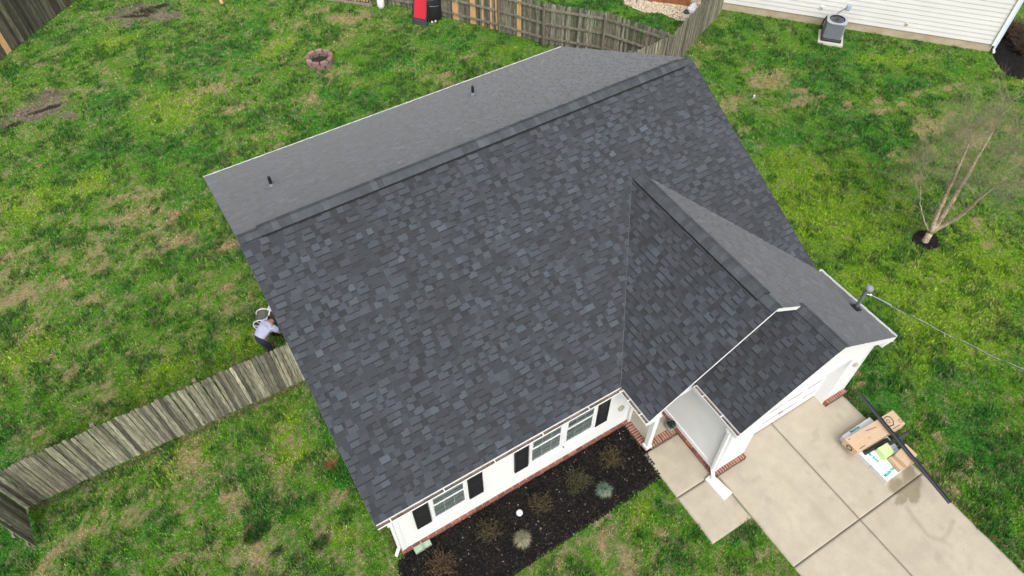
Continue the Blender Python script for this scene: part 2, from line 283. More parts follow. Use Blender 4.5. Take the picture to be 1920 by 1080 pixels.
def lawn(x, y, jit=0.0):
    n1 = fbm(x, y, .55, 3); n2 = fbm(x, y, 1.9, 11, 4); n3 = fbm(x, y, 6.5, 23, 3); n4 = fbm(x, y, 3.4, 41, 4)
    W = {k: np.zeros_like(x) for k in 'SDGYRBM'}
    for sx, sy, a, b, t, k in SPW:
        dx = x - sx; dy = y - sy; ct, st_ = math.cos(t), math.sin(t)
        u = (dx * ct + dy * st_) / a; v = (-dx * st_ + dy * ct) / b
        q = np.exp(-(u * u + v * v) * .7)
        if k == 'D2': q = q * .75; k = 'D'
        W[k] = np.maximum(W[k], q)
    c = lambda k: np.array(C_[k])[None, :]
    L = lambda A, B, f: A * (1 - f[:, None]) + B * f[:, None]
    n5 = fbm(x, y, 13.0, 57, 2); g1_ = RNG.normal(0, 1, len(x)) * jit; g2_ = RNG.normal(0, 1, len(x)) * jit; g3_ = RNG.normal(0, 1, len(x)) * jit; nc = clump(x, y) + g1_ * .045
    wsp = W['S'] * (.35 + 1.1 * n2)
    col = np.repeat(c('g0'), len(x), 0)
    col = L(col, c('g2'), .9 * sst(.38, .68, n1 * .35 + n2 * .3 + n3 * .15 + .34 * W['Y'] - .05 + g3_ * .05))
    col = L(col, c('g3'), .75 * sst(.47, .62, fbm(x, y, 1.1, 71, 3) * .55 + n3 * .25 + n5 * .2 + .20 * W['G'] - .04 - .1 * W['Y']))
    s_n = n3 * .30 + n5 * .35 + n2 * .35 + g2_ * .07
    dry = .10 * wsp + .10 * (fbm(x, y, .33, 83, 2) - .5) - .06 * W['G'] - .04 * W['Y'] - .012 + .045 * np.exp(-((x + 5) / 5.5) ** 2 - ((y - 1) / 7.5) ** 2) - .03 * sst(12, 15, x)
    col = L(col, c('st'),   .80 * sst(.50, .64, s_n + dry * 1.15))
    col = L(col, c('g1'), .86 * sst(.515, .635, nc + .10 * W['G'] - .06 * W['Y'] - .05 * W['S']))
    col = L(col, c('g1') * .45, .9 * sst(.33, .6, W['B'] * .85 * (.4 + n3)))
    col = L(col, c('st') * .8, .28 * sst(.48, .66, n5 * .7 + n4 * .3))
    col = L(col, c('st') * np.array([1.02, .97, .92]), .75 * sst(.42, .66, W['S'] * .75 * (.25 + .7 * n3 + .75 * n5)))
    litc = c('lit') * (.75 + 1.0 * hash2(np.floor(x * 14), np.floor(y * 14), 5))[:, None]; col = L(col, litc, .85 * sst(.36, .52, W['M'] * .70 * (.2 + .6 * n3 + .6 * n5 + .3 * n2) + g2_ * .04))
    col = L(col, c('dt'), sst(.40, .62, W['D'] * .85 * (.35 + n3 * .7 + n5 * .6)))
    col = L(col, c('red'), .85 * sst(.4, .7, W['R']))
    return col

# regions without grass
BED = [(0.36, -5.70), (0.05, -5.95), (0.12, -6.6), (0.7, -7.2), (1.5, -7.38), (2.35, -7.44), (3.53, -7.44), (4.87, -7.37), (5.99, -7.37), (6.66, -7.31), (6.74, -6.6), (6.74, -5.70)]
RBED = [(29.38, -0.1), (28.85, -.75), (28.55, -1.35), (28.8, -1.9), (29.6, -2.6), (32, -4.0), (36, -4), (36, -1), (30.4, .9)]
GRV = [(18.95, 10.6), (19.3, 9.6), (19.9, 9.2), (20.1, 8.4), (20.6, 7.75), (21.4, 7.95), (22.3, 8.3), (22.3, 10), (20.2, 12.3)]
def inpoly(x, y, P):
    r = np.zeros(x.shape, bool); n = len(P)
    for i in range(n):
        x1, y1 = P[i]; x2, y2 = P[(i + 1) % n]
        c = ((y1 > y) != (y2 > y)) & (x < (x2 - x1) * (y - y1) / (y2 - y1 + 1e-12) + x1); r ^= c
    return r
HOUSEF = [(.38, 5.7), (.38, -5.7), (6.6, -5.7), (6.6, -9.33), (7.83, -9.33), (7.83, -20), (12.22, -20), (12.25, -5.7), (12.15, 5.7)]
WCEN = (-.7071, .7071)

# ------------------------------------------------------------------ ground sheet (one sheet to the horizon)
def axis(lo, hi, st, far):
    a = np.arange(lo, hi + 1e-6, st); o = [far * k for k in (.25, .5, 1)]
    return np.concatenate([[-far, -far * .5, -far * .2, -far * .08], a, [far * .15, far * .4, far]])
gx = axis(-14, 34, .09, 600); gy = axis(-16, 30, .09, 600)
X, Y = np.meshgrid(gx, gy, indexing='ij'); x = X.ravel(); y = Y.ravel()
gc = lawn(x, y, .6)
z = (fbm(x, y, 1.3, 77, 3) - .5) * .03 - .012
V = np.stack([x, y, z], 1); nx, ny = len(gx), len(gy)
idx = np.arange(nx * ny).reshape(nx, ny); F = np.stack([idx[:-1, :-1], idx[1:, :-1], idx[1:, 1:], idx[:-1, 1:]], -1).reshape(-1, 4)
g = np_mesh('ground', V, F, gc * .62, M['ground']); tag(g, 'green lawn with straw coloured bare spots around the house', 'lawn', kind='structure')  # darkened colour: thatch plus painted shade in the gaps between blades

# grass tufts: small blades coloured like the lawn under them
def tufts(n_target, nb, hmin, hmax, wid):
    P = [gp(-60, 1130), gp(1980, 1130), gp(1980, -40), gp(-60, -40)]
    xs = [p[0] for p in P]; ys = [p[1] for p in P]
    N = n_target
    xx = RNG.uniform(min(xs), max(xs), N); yy = RNG.uniform(min(ys), max(ys), N)
    dist = np.sqrt((xx - CAM[0]) ** 2 + (yy - CAM[1]) ** 2 + CAM[2] ** 2)
    keep = inpoly(xx, yy, P) & (RNG.random(N) < np.clip((21 / dist) ** 1.6, 0, 1))
    for R_ in (BED, RBED, GRV, HOUSEF): keep &= ~inpoly(xx, yy, R_)
    keep &= ((xx - 18.78) ** 2 + (yy + 5.53) ** 2 > .36 ** 2) & ((xx - 6.0) ** 2 + (yy - 13.53) ** 2 > .5 ** 2)
    # beyond the neighbour's wall
    s_ = (xx - 22.3) * .7526 + (yy - 8.07) * .6585
    keep &= ~((s_ > -.03) & (xx > 22.2))
    xx = xx[keep]; yy = yy[keep]
    c = lawn(xx, yy, 1.0)
    lum = c @ np.array([.3, .6, .1]); straw = (c[:, 0] > c[:, 1] * .85)
    k2 = ~straw | (RNG.random(len(xx)) < .6); xx = xx[k2]; yy = yy[k2]; c = c[k2]; straw = straw[k2]
    n = len(xx)
    hm = RNG.uniform(hmin, hmax, n) * np.where(straw, .55, 1) * (.55 + 1.1 * sst(.46, .62, clump(xx, yy)))
    VV = []; CC = []; tl = RNG.uniform(.65, 1.4, n)
    for b in range(nb):
        a = RNG.uniform(0, 2 * PI, n); l = RNG.uniform(.2, 1.0, n); h = hm * RNG.uniform(.6, 1.1, n)
        ox = xx + RNG.normal(0, .02, n); oy = yy + RNG.normal(0, .02, n); ww = wid * RNG.uniform(.6, 1.3, n)
        px, py = -np.sin(a) * ww, np.cos(a) * ww
        z0 = np.full(n, -.02)
        p0 = np.stack([ox - px, oy - py, z0], 1); p1 = np.stack([ox + px, oy + py, z0], 1); p2 = np.stack([ox + np.cos(a) * l * h, oy + np.sin(a) * l * h, h], 1)
        VV.append(np.stack([p0, p1, p2], 1).reshape(-1, 3))
        cc = c * (tl * RNG.uniform(.7, 1.35, n))[:, None]
        CC.append(cc)
    VV = np.concatenate(VV); CC = np.concatenate(CC); FF = np.arange(len(VV)).reshape(-1, 3)
    return np_mesh('grass', VV, FF, CC, M['grass'], dom='FACE')
gr = tufts(1300000, 4, .03, .085, .014)
tag(gr, 'short patchy green grass growing over the lawns', 'grass', kind='stuff')

# ------------------------------------------------------------------ concrete driveway and walk
def slab_sheet(name, slabs, top, label, cat):
    Vs = []; Fs = []; Cs = []; off = 0
    for (x0, x1, y0, y1) in slabs:
        nx_ = max(2, int((x1 - x0) / .05)); ny_ = max(2, int((y1 - y0) / .05)) if y1 - y0 < 8 else int((y1 - y0) / .12)
        ax = np.linspace(x0, x1, nx_); ay = np.linspace(y0, y1, ny_)
        X_, Y_ = np.meshgrid(ax, ay, indexing='ij'); xr, yr = X_.ravel(), Y_.ravel()
        e = np.minimum(np.minimum(xr - x0, x1 - xr), np.minimum(yr - y0, y1 - yr))
        base = np.array([.395, .348, .268])[None] * (0.93 + .14 * fbm(xr, yr, .8, 5, 4))[:, None] * (.96 + .08 * fbm(xr, yr, 7, 9, 3))[:, None]
        st = np.zeros_like(xr); nz = fbm(xr, yr, 3.2, 61, 4)
        for (sx, sy, ra, rb, an) in ((11.75, -10.75, .42, .26, .3), (11.45, -10.62, .30, .22, 0), (11.95, -10.55, .26, .16, .5), (11.6, -11.02, .22, .10, .2), (11.25, -10.9, .2, .1, 0)):
            dx, dy = xr - sx, yr - sy; u_ = (dx * math.cos(an) + dy * math.sin(an)) / ra; v_ = (-dx * math.sin(an) + dy * math.cos(an)) / rb
            st = np.maximum(st, sst(.42, .62, np.exp(-(u_ * u_ + v_ * v_) * .6) * (.55 + nz * .75)))
        # thin run-off trace
        pts = [(11.2, -11.1), (11.12, -11.5), (11.08, -11.85), (11.25, -12.05), (11.5, -12.05), (11.9, -11.9)]
        for (ax_, ay_), (bx_, by_) in zip(pts[:-1], pts[1:]):
            t_ = np.clip(((xr - ax_) * (bx_ - ax_) + (yr - ay_) * (by_ - ay_)) / ((bx_ - ax_) ** 2 + (by_ - ay_) ** 2), 0, 1)
            d_ = np.hypot(xr - ax_ - t_ * (bx_ - ax_), yr - ay_ - t_ * (by_ - ay_)) + (nz - .5) * .035
            st = np.maximum(st, .42 * (1 - sst(.02, .075, d_)))
        col = base * (1 - st[:, None] * np.array([[.40, .42, .50]])) * (1 - .10 * (1 - sst(0, .06, e)))[:, None]
        tyre = np.exp(-((np.abs(xr - 10.05 - .1 * np.sin(yr)) - .78) / .12) ** 2) * sst(.45, .7, fbm(xr, yr * .4, 1.6, 303, 3)); col = col * (1 - .07 * tyre[:, None])
        spot = sst(.80, .86, vnoise(xr * 5.3, yr * 5.3, 404)) * sst(.5, .7, fbm(xr, yr, .9, 405, 2)); col = col * (1 - .10 * spot[:, None])
        # pale scuffs
        sc = sst(.6, .75, fbm(xr, yr * .35, 5.5, 33, 3)) * np.exp(-(((xr - 8.9) / .7) ** 2 + ((yr + 10.3) / 1.0) ** 2))
        col = col * (1 + .13 * sc[:, None])
        edge = e < 1e-4
        zt = np.where(edge, top - .006, top)
        I = np.arange(len(xr)).reshape(nx_, ny_) + off
        Vs.append(np.stack([xr, yr, zt], 1)); Cs.append(col); off += len(xr)
        Fs.append(np.stack([I[:-1, :-1], I[1:, :-1], I[1:, 1:], I[:-1, 1:]], -1).reshape(-1, 4))
        # skirts
        ring = np.concatenate([I[:, 0], I[-1, 1:], I[::-1, -1][1:], I[0, ::-1][1:]])
        Vall = np.concatenate(Vs); rv = Vall[ring].copy(); rv[:, 2] = -.05
        R0 = off; Vs.append(rv); Cs.append(np.repeat(np.array([[.30, .25, .19]]), len(rv), 0)); off += len(rv)
        m = len(ring); a_ = np.arange(m - 1)
        Fs.append(np.stack([ring[a_], ring[a_ + 1], R0 + a_ + 1, R0 + a_], -1)[:, ::-1])
    o = np_mesh(name, np.concatenate(Vs), np.concatenate(Fs), np.concatenate(Cs), M['concrete'])
    return tag(o, label, cat, kind='structure')
J = .011
m = MB(); m.prism([(7.88, -7.75), (12.22, -7.75), (12.22, -19.9), (7.88, -19.9)], -.04, .010, (.09, .08, .065)); tag(m.build('driveway_base', M['concrete']), 'dark joints between the driveway slabs', 'driveway', kind='structure')
m = MB(); m.prism([(6.66, -6.72), (7.80, -6.72), (7.80, -9.30), (6.66, -9.30)], -.04, .010, (.09, .08, .065)); tag(m.build('walkway_base', M['concrete']), 'dark joint between the walk slabs', 'walkway', kind='structure')
slab_sheet('driveway', [(7.86, 10.02 - J, -10.71 + J, -7.72), (10.02 + J, 12.24, -10.71 + J, -7.72), (7.86, 10.02 - J, -13.8, -10.71 - J), (10.02 + J, 12.24, -13.8, -10.71 - J), (7.86, 10.02 - J, -20, -13.82), (10.02 + J, 12.24, -20, -13.82)], .03,
           'pale concrete driveway in front of the garage with a damp stain', 'driveway')
slab_sheet('walkway', [(6.63, 7.84 - J, -8.02 + J, -6.68), (6.63, 7.84 - J, -9.33, -8.02 - J)], .028, 'pale concrete walk from the porch along the driveway', 'walkway')

# ------------------------------------------------------------------ mulch bed
def bed_mesh(name, poly, n, hump, label, kindname):
    cx = sum(p[0] for p in poly) / len(poly); cy = sum(p[1] for p in poly) / len(poly)
    # densify edge with wobble
    P = []
    for i in range(len(poly)):
        a = Vector(poly[i]); b = Vector(poly[(i + 1) % len(poly)]); k = max(1, int((b - a).length / .12))
        for t in range(k):
            q = a.lerp(b, t / k); P.append((q.x + random.uniform(-.018, .018), q.y + random.uniform(-.018, .018)))
    m = MB(); c = (.010, .009, .008)
    rings = [1, .93, .8, .55, .3]
    R_ = []
    for k, r in enumerate(rings):
        R_.append([(cx + (px - cx) * r, cy + (py - cy) * r, (-.02, .015, .03, .035, .035)[k] * hump + random.uniform(-.004, .004)) for px, py in P])
    for k in range(len(rings) - 1):
        for i in range(len(P)):
            j = (i + 1) % len(P); m.face([R_[k][i], R_[k][j], R_[k + 1][j], R_[k + 1][i]], c)
    m.face(R_[-1], c)
    o = m.build(name, M['mulch']); tag(o, label, 'garden bed', kind='structure')
    return o
bed_mesh('mulch_bed', BED, 0, 1.0, 'black mulch bed along the front wall of the house', 'm')
bed_mesh('neighbour_mulch_bed', RBED, 0, 1.0, 'dark mulch bed beyond the corner of the neighbouring house', 'm')
ring = [(18.78 + .42 * math.cos(t) * (1 + .1 * math.sin(3 * t)), -5.53 + .40 * math.sin(t) * (1 + .08 * math.cos(5 * t))) for t in np.linspace(0, 2 * PI, 25)[:-1]]
bed_mesh('tree_mulch_ring', ring, 0, 1.6, 'round patch of black mulch at the foot of the bare tree', 'm')
def strip(a, b, w): d = (Vector(b) - Vector(a)).normalized(); n_ = Vector((-d.y, d.x)) * w; return [tuple(Vector(a)), tuple(Vector(b)), tuple(Vector(b) + n_), tuple(Vector(a) + n_)]
def chips(name, regions, label, smin, smax, zlo, zhi, colf):
    Vs = []; Cs = []
    for poly, n in regions:
        xs = [p[0] for p in poly]; ys = [p[1] for p in poly]
        x_ = RNG.uniform(min(xs), max(xs), n * 2); y_ = RNG.uniform(min(ys), max(ys), n * 2); k = inpoly(x_, y_, poly); x_ = x_[k][:n]; y_ = y_[k][:n]; n_ = len(x_)
        a = RNG.uniform(0, PI, n_); l = RNG.uniform(smin, smax, n_); w_ = l * RNG.uniform(.25, .6, n_); z_ = RNG.uniform(zlo, zhi, n_); ti = RNG.normal(0, .35, n_); tj = RNG.normal(0, .35, n_)
        ux, uy = np.cos(a), np.sin(a)
        q = []
        for su, sv in ((-1, -1), (1, -1), (1, 1), (-1, 1)):
            q.append(np.stack([x_ + ux * l * su / 2 - uy * w_ * sv / 2, y_ + uy * l * su / 2 + ux * w_ * sv / 2, z_ + su * ti * l / 2 + sv * tj * w_ / 2], 1))
        Vs.append(np.stack(q, 1).reshape(-1, 3)); Cs.append(colf(n_))
    V_ = np.concatenate(Vs); C2 = np.concatenate(Cs)
    o = np_mesh(name, V_, np.arange(len(V_)).reshape(-1, 4), C2, M['mulch'], dom='FACE'); tag(o, label, 'mulch', kind='stuff'); return o
def mulchcol(n):
    b = RNG.uniform(.004, .021, n); c = np.stack([b * 1.1, b * .97, b * .88], 1)
    k = RNG.random(n) < .012; c[k] = np.array([.26, .22, .18]) * RNG.uniform(.5, 1.2, (k.sum(), 1)); k = RNG.random(n) < .08; c[k] = np.array([.06, .038, .026]) * RNG.uniform(.5, 1.2, (k.sum(), 1)); return c
chips('mulch_chips', [(BED, 16000), (strip((2.0, -7.42), (6.6, -7.32), -.10), 900), (strip((.15, -6.0), (.1, -6.7), -.12), 200), (RBED, 6000), (ring, 900)], 'loose dark wood chips and dead leaves on the beds', .02, .06, .02, .06, mulchcol)
def duffcol(n):
    b = RNG.uniform(.5, 1.2, n)[:, None]; return np.array([[.13, .085, .055]]) * b
chips('fallen_leaves', [(strip((-7.0, -.03), (.3, -.12), -.13), 1100), (strip((-8, 17.8), (2, 27), -.35), 2500), (strip((12.4, 5.2), (15.3, 5.4), -.25), 500), (strip((15.3, 5.4), (17.2, 5.5), -.25), 500), (strip((17.2, 5.5), (22.1, 7.85), -.22), 1500), (strip((12.4, -8.4), (12.45, -5.6), .1), 500), (strip((12.34, -8.2), (12.34, -13), .1), 500), (strip((.36, -5.7), (.36, 5.7), .25), 1500)],
      'brown dead leaves gathered along the foot of the fences', .02, .06, .0, .03, duffcol)

# gravel behind the rear fence
def gravel():
    n = 5200; xs = [p[0] for p in GRV]; ys = [p[1] for p in GRV]
    x_ = RNG.uniform(min(xs), max(xs), n * 2); y_ = RNG.uniform(min(ys), max(ys), n * 2); k = inpoly(x_, y_, GRV); x_ = x_[k]; y_ = y_[k]; n = len(x_)
    r = RNG.uniform(.02, .045, n); base = np.array([(1, 0, 0), (0, 1, 0), (-1, 0, 0), (0, -1, 0), (0, 0, .7), (0, 0, -.5)]); a = RNG.uniform(0, PI, n)
    V_ = []
    for bx, by, bz in base: V_.append(np.stack([x_ + r * (bx * np.cos(a) - by * np.sin(a)), y_ + r * 1.3 * (bx * np.sin(a) + by * np.cos(a)), .01 + r * bz], 1))
    V_ = np.stack(V_, 1).reshape(-1, 3); t = np.array([(0, 1, 4), (1, 2, 4), (2, 3, 4), (3, 0, 4)]); F_ = (t[None] + (np.arange(n) * 6)[:, None, None]).reshape(-1, 3)
    b = RNG.uniform(.45, 1.1, n)[:, None] * np.array([[.60, .50, .36]]); c = np.repeat(b, 4, 0)
    o = np_mesh('gravel', V_, F_, c, M['gravel'], dom='FACE'); tag(o, 'pale river gravel beside the brown deck beyond the fence', 'gravel', kind='stuff')
    m = MB(); m.prism(GRV, -.05, .002, (.10, .075, .05)); tag(m.build('gravel_bed', M['mulch']), 'brown soil under the gravel', 'soil', kind='structure')
gravel()

# ------------------------------------------------------------------ the house
E0, PM, HW, LEN = 2.7127, .5007, 5.9989, 12.386
XV, XR, PG, YF1, YF2, X2, XG, XE = 6.0264, 12.575, .6071, -6.9397, -8.2278, 10.0488, 9.167, 7.4963
PL = .660; ZL0 = 2.7075; PLL = .568; ZLL0 = 2.7955
zfront = lambda x, y: E0 + (y + HW) * PM
zrear = lambda x, y: E0 + (HW - y) * PM
zright = lambda x, y: E0 + (XR - x) * PG
zleft = lambda x, y: ZL0 + (x - XV) * PL
zlow = lambda x, y: ZLL0 + (x - XE) * PLL
RZ = E0 + HW * PM; GZ = zright(XG, 0); LZ = zright(X2, 0)
house = thing('house', 'white sided single storey house under a dark shingle roof, centre of the photo', 'house', (6.2, -1, 0))

# --- deck
rf = MB(); TH = .14
rf.prism([(0, -HW + .09), (LEN, -HW + .09), (LEN, 0), (0, 0)], lambda x, y: zfront(x, y) - TH, zfront)
rf.prism([(0, 0), (LEN, 0), (LEN, HW - .07), (0, HW - .07)], lambda x, y: zrear(x, y) - TH, zrear)
rf.prism([(XV + .09, YF1), (XG, YF1), (XG, -1.75), (XV + .09, -5.80)], lambda x, y: zleft(x, y) - TH, zleft)
RP = [(XG, YF1), (X2, YF1), (X2, YF2), (XR - .08, YF2), (XR - .08, -5.86), (12.37, -5.86), (12.37, -5.66), (XG, -1.75)]
rf.prism(RP, lambda x, y: zright(x, y) - TH, zright)
rf.prism([(XE + .09, YF2), (X2, YF2), (X2, YF1 + .4), (XE + .09, YF1 + .4)], lambda x, y: zlow(x, y) - TH, zlow)
roof = rf.build('roof', mat('roof_deck', (.05, .05, .055), .9), house)

# --- laminated shingles, real overlapping tabs
def clip(poly, clipper):
    out = poly
    n = len(clipper)
    for i in range(n):
        a = clipper[i]; b = clipper[(i + 1) % n]; inp = out; out = []
        if not inp: return []
        ex, ey = b[0] - a[0], b[1] - a[1]
        side = lambda p: ex * (p[1] - a[1]) - ey * (p[0] - a[0])
        for k in range(len(inp)):
            p, q = inp[k - 1], inp[k]; sp_, sq = side(p), side(q)
            if sq >= 0:
                if sp_ < 0: t = sp_ / (sp_ - sq); out.append(tuple(p[j] + (q[j] - p[j]) * t for j in range(3)))
                out.append(q)
            elif sp_ >= 0:
                t = sp_ / (sp_ - sq); out.append(tuple(p[j] + (q[j] - p[j]) * t for j in range(3)))
    return out
TONES = [(.044, .051, .061), (.037, .042, .050), (.054, .063, .074), (.029, .032, .038), (.068, .080, .094), (.045, .048, .061), (.024, .027, .032)]
TW = [.31, .24, .13, .16, .01, .10, .05]
def shingles(name, O, U, Vd, slope, ulen, vlen, clips, seed, parent, tone=1.0):
    rnd = random.Random(seed); m = MB(); O = Vector(O); U = Vector((*U, 0)); Vp = Vector((Vd[0], Vd[1], slope)); nrm = U.cross(Vp).normalized()
    if nrm.z < 0: nrm = -nrm
    ex = .143 / math.sqrt(1 + slope * slope)
    P = lambda u, v, h: O + U * u + Vp * v + nrm * h
    nc = int(vlen / ex) + 2
    for i in range(nc):
        v0 = i * ex - .004; v1 = v0 + ex * 1.03
        u = -rnd.uniform(0, .3); hi = rnd.random() < .5
        while u < ulen:
            wdt = rnd.uniform(.11, .25) if hi else rnd.uniform(.075, .20)
            u0, u1 = u, min(u + wdt, ulen)
            if u1 > 0:
                u0c = max(u0, 0)
                tn = rnd.choices(TONES, TW)[0]
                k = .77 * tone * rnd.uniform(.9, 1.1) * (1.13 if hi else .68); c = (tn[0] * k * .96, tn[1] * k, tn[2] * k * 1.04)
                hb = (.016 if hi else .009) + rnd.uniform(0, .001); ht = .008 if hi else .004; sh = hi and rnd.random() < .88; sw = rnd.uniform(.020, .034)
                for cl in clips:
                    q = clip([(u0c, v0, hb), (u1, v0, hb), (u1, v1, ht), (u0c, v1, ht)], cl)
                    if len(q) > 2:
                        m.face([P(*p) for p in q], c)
                    if sh and v0 > .05:   # printed granule line with the tab's soft shadow painted in, below raised tabs
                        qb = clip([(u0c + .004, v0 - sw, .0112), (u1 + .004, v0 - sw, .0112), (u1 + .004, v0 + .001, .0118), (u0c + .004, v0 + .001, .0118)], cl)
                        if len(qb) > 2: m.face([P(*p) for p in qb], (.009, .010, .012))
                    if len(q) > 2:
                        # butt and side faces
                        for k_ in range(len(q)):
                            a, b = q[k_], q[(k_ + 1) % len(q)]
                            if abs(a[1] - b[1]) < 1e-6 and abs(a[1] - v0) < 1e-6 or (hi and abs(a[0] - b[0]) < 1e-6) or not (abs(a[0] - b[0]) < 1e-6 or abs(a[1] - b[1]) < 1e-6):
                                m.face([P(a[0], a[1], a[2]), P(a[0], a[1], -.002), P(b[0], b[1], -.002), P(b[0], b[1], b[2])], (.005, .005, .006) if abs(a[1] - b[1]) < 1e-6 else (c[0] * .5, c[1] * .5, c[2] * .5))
            u += wdt; hi = not hi if rnd.random() < .80 else hi
    return m.build(name, M['shingle'], parent, recalc=False)
def fixn(o):
    return o
rect = lambda u0, u1, v0, v1: [(u0, v0), (u1, v0), (u1, v1), (u0, v1)]
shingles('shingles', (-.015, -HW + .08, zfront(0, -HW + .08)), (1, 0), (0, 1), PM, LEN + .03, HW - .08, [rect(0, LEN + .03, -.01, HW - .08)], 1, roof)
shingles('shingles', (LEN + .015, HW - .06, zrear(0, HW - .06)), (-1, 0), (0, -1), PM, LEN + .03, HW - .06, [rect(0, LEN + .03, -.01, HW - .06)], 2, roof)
# left plane of the front gable: u runs along -y from the back, v towards +x
y0_ = -1.7
lu = lambda x, y: (y0_ - y, x - (XV + .08))
lp = [lu(XV + .08, -5.80), lu(XV + .08, YF1 - .015), lu(XG, YF1 - .015), lu(XG, -1.75)]
def ccw(p):
    a = sum(p[i][0] * p[(i + 1) % len(p)][1] - p[(i + 1) % len(p)][0] * p[i][1] for i in range(len(p))); return p if a > 0 else p[::-1]
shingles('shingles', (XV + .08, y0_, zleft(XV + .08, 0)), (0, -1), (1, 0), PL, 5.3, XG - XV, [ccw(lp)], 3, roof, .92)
ru = lambda x, y: (y - (YF2 - .015), (XR - .06) - x)
A_ = ccw([ru(XG, YF1 - .015), ru(X2, YF1 - .015), ru(X2, -1.75 - (X2 - XG) * 1.2202), ru(XG, -1.75)])
B_ = ccw([ru(X2, YF2 - .015), ru(12.37, YF2 - .015), ru(12.37, -5.66), ru(X2, -1.75 - (X2 - XG) * 1.2202)])
C2_ = ccw([ru(12.37, YF2 - .015), ru(XR - .06, YF2 - .015), ru(XR - .06, -5.86), ru(12.37, -5.86)])
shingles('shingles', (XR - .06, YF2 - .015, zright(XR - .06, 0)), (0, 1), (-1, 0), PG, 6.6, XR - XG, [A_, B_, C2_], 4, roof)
lw = lambda x, y: (YF1 + .45 - y, x - (XE + .08))
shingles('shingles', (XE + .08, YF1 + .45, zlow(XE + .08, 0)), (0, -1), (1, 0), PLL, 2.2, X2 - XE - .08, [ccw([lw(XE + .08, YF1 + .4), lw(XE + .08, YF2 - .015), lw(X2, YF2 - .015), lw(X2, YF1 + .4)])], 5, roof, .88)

# --- ridge vents and ridge caps
def ridge(name, a, b, s1, s2, half, lift, lip, step, seed, parent, dark=1.0):
    """a->b ridge line; s1/s2 slopes on the left/right of the direction of travel"""
    rnd = random.Random(seed); a = Vector(a); b = Vector(b); d = (b - a); L_ = d.length; d.normalize(); side = Vector((-d.y, d.x, 0)).normalized()
    m = MB(); n = max(1, round(L_ / step)); st = L_ / n
    for i in range(n):
        t0, t1 = i * st, (i + 1) * st + .01; tn = rnd.uniform(.75, 1.2) * dark; c = (.046 * tn, .053 * tn, .060 * tn)
        if rnd.random() < .12: c = tuple(v * 1.3 for v in c)
        def prof(t, h):
            out = []
            for k in (-1, -.6, -.22, 0, .22, .6, 1):
                s_ = s1 if k > 0 else s2; w_ = k * half
                drop = abs(w_) * s_; rnd_ = .018 * (1 - min(1, abs(k) / .5)) 
                out.append(a + d * t + side * w_ + Vector((0, 0, -drop + h - rnd_ * .6)))
            return out
        p0 = prof(t0, lift + .007); p1 = prof(t1, lift)
        for k in range(6): m.face([p0[k], p0[k + 1], p1[k + 1], p1[k]], c)
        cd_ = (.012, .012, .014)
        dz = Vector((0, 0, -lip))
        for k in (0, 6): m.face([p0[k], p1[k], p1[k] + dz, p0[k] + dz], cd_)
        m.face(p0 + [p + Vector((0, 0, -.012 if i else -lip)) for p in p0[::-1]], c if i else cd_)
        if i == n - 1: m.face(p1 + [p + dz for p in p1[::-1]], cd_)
    return m.build(name, M['ridge'], parent, smooth=False)
ridge('ridge_cap', (0, 0, RZ), (.55, 0, RZ), PM, PM, .15, .028, .02, .14, 1, roof)
ridge('ridge_cap', (11.95, 0, RZ), (LEN, 0, RZ), PM, PM, .15, .028, .02, .14, 2, roof)
ridge('ridge_vent', (.45, 0, RZ), (12.05, 0, RZ), PM, PM, .18, .075, .06, .145, 3, roof)
ridge('ridge_cap', (XG, -1.82, GZ), (XG, -2.3, GZ), PG, PL, .15, .028, .02, .14, 4, roof)
ridge('ridge_cap', (XG, -6.45, GZ), (XG, YF1 - .01, GZ), PG, PL, .15, .028, .02, .14, 5, roof)
ridge('ridge_vent', (XG, -2.2, GZ), (XG, -6.52, GZ), PG, PL, .18, .075, .06, .145, 6, roof)
ridge('ridge_cap', (X2, YF1 + .05, LZ), (X2, YF2 - .01, LZ), PG, PLL, .15, .028, .02, .14, 7, roof, .85)
# valleys: cut shingle line
vm = MB()
def vline(p, q, w_, c):
    p = Vector(p); q = Vector(q); d = (q - p).normalized(); s_ = Vector((-d.y, d.x, 0)).normalized() * w_
    vm.face([p - s_, q - s_, q + s_, p + s_], c)
v_top = (XG, -HW + (GZ - E0) / PM, GZ + .028)
vline(v_top, (XV + .02, -HW + .03, ZL0 + .033), .006, (.075, .08, .088))
vm.build('valley', M['ridge'], roof, recalc=False)

# --- fascia, rake boards, soffits
tr = MB()
def board(a, b, h, th, nd):      # a sloped board hanging h below the line a-b
    a = Vector(a); b = Vector(b); n_ = Vector((*nd, 0)) * th; dz = Vector((0, 0, -h))
    P_ = [a, b, b + dz, a + dz]; Q_ = [p + n_ for p in P_]
    tr.face(P_); tr.face(Q_[::-1])
    for k in range(4): tr.face([P_[k], P_[(k + 1) % 4], Q_[(k + 1) % 4], Q_[k]])
d_ = -.004
rk = MB(); keep_, tr = tr, rk      # dark metal drip edge on the main rakes
board((-.012, -HW + .09, zfront(0, -HW + .09) + .004), (-.012, 0, RZ + .004), .05, .008, (-1, 0)); board((-.012, 0, RZ + .004), (-.012, HW - .07, zrear(0, HW - .07) + .004), .05, .008, (-1, 0))
tr = keep_; rk.build('drip_edge', M['darkmetal'], roof)
for (xx, sg) in ((.012, 1), (LEN - .03, -1)):
    board((xx, -HW + .09 if sg > 0 else -5.66, zfront(0, -HW + .09 if sg > 0 else -5.66) - TH), (xx, 0, RZ - TH), .10, .02, (1, 0)); board((xx, 0, RZ - TH), (xx, HW - .07, zrear(0, HW - .07) - TH), .10, .02, (1, 0))
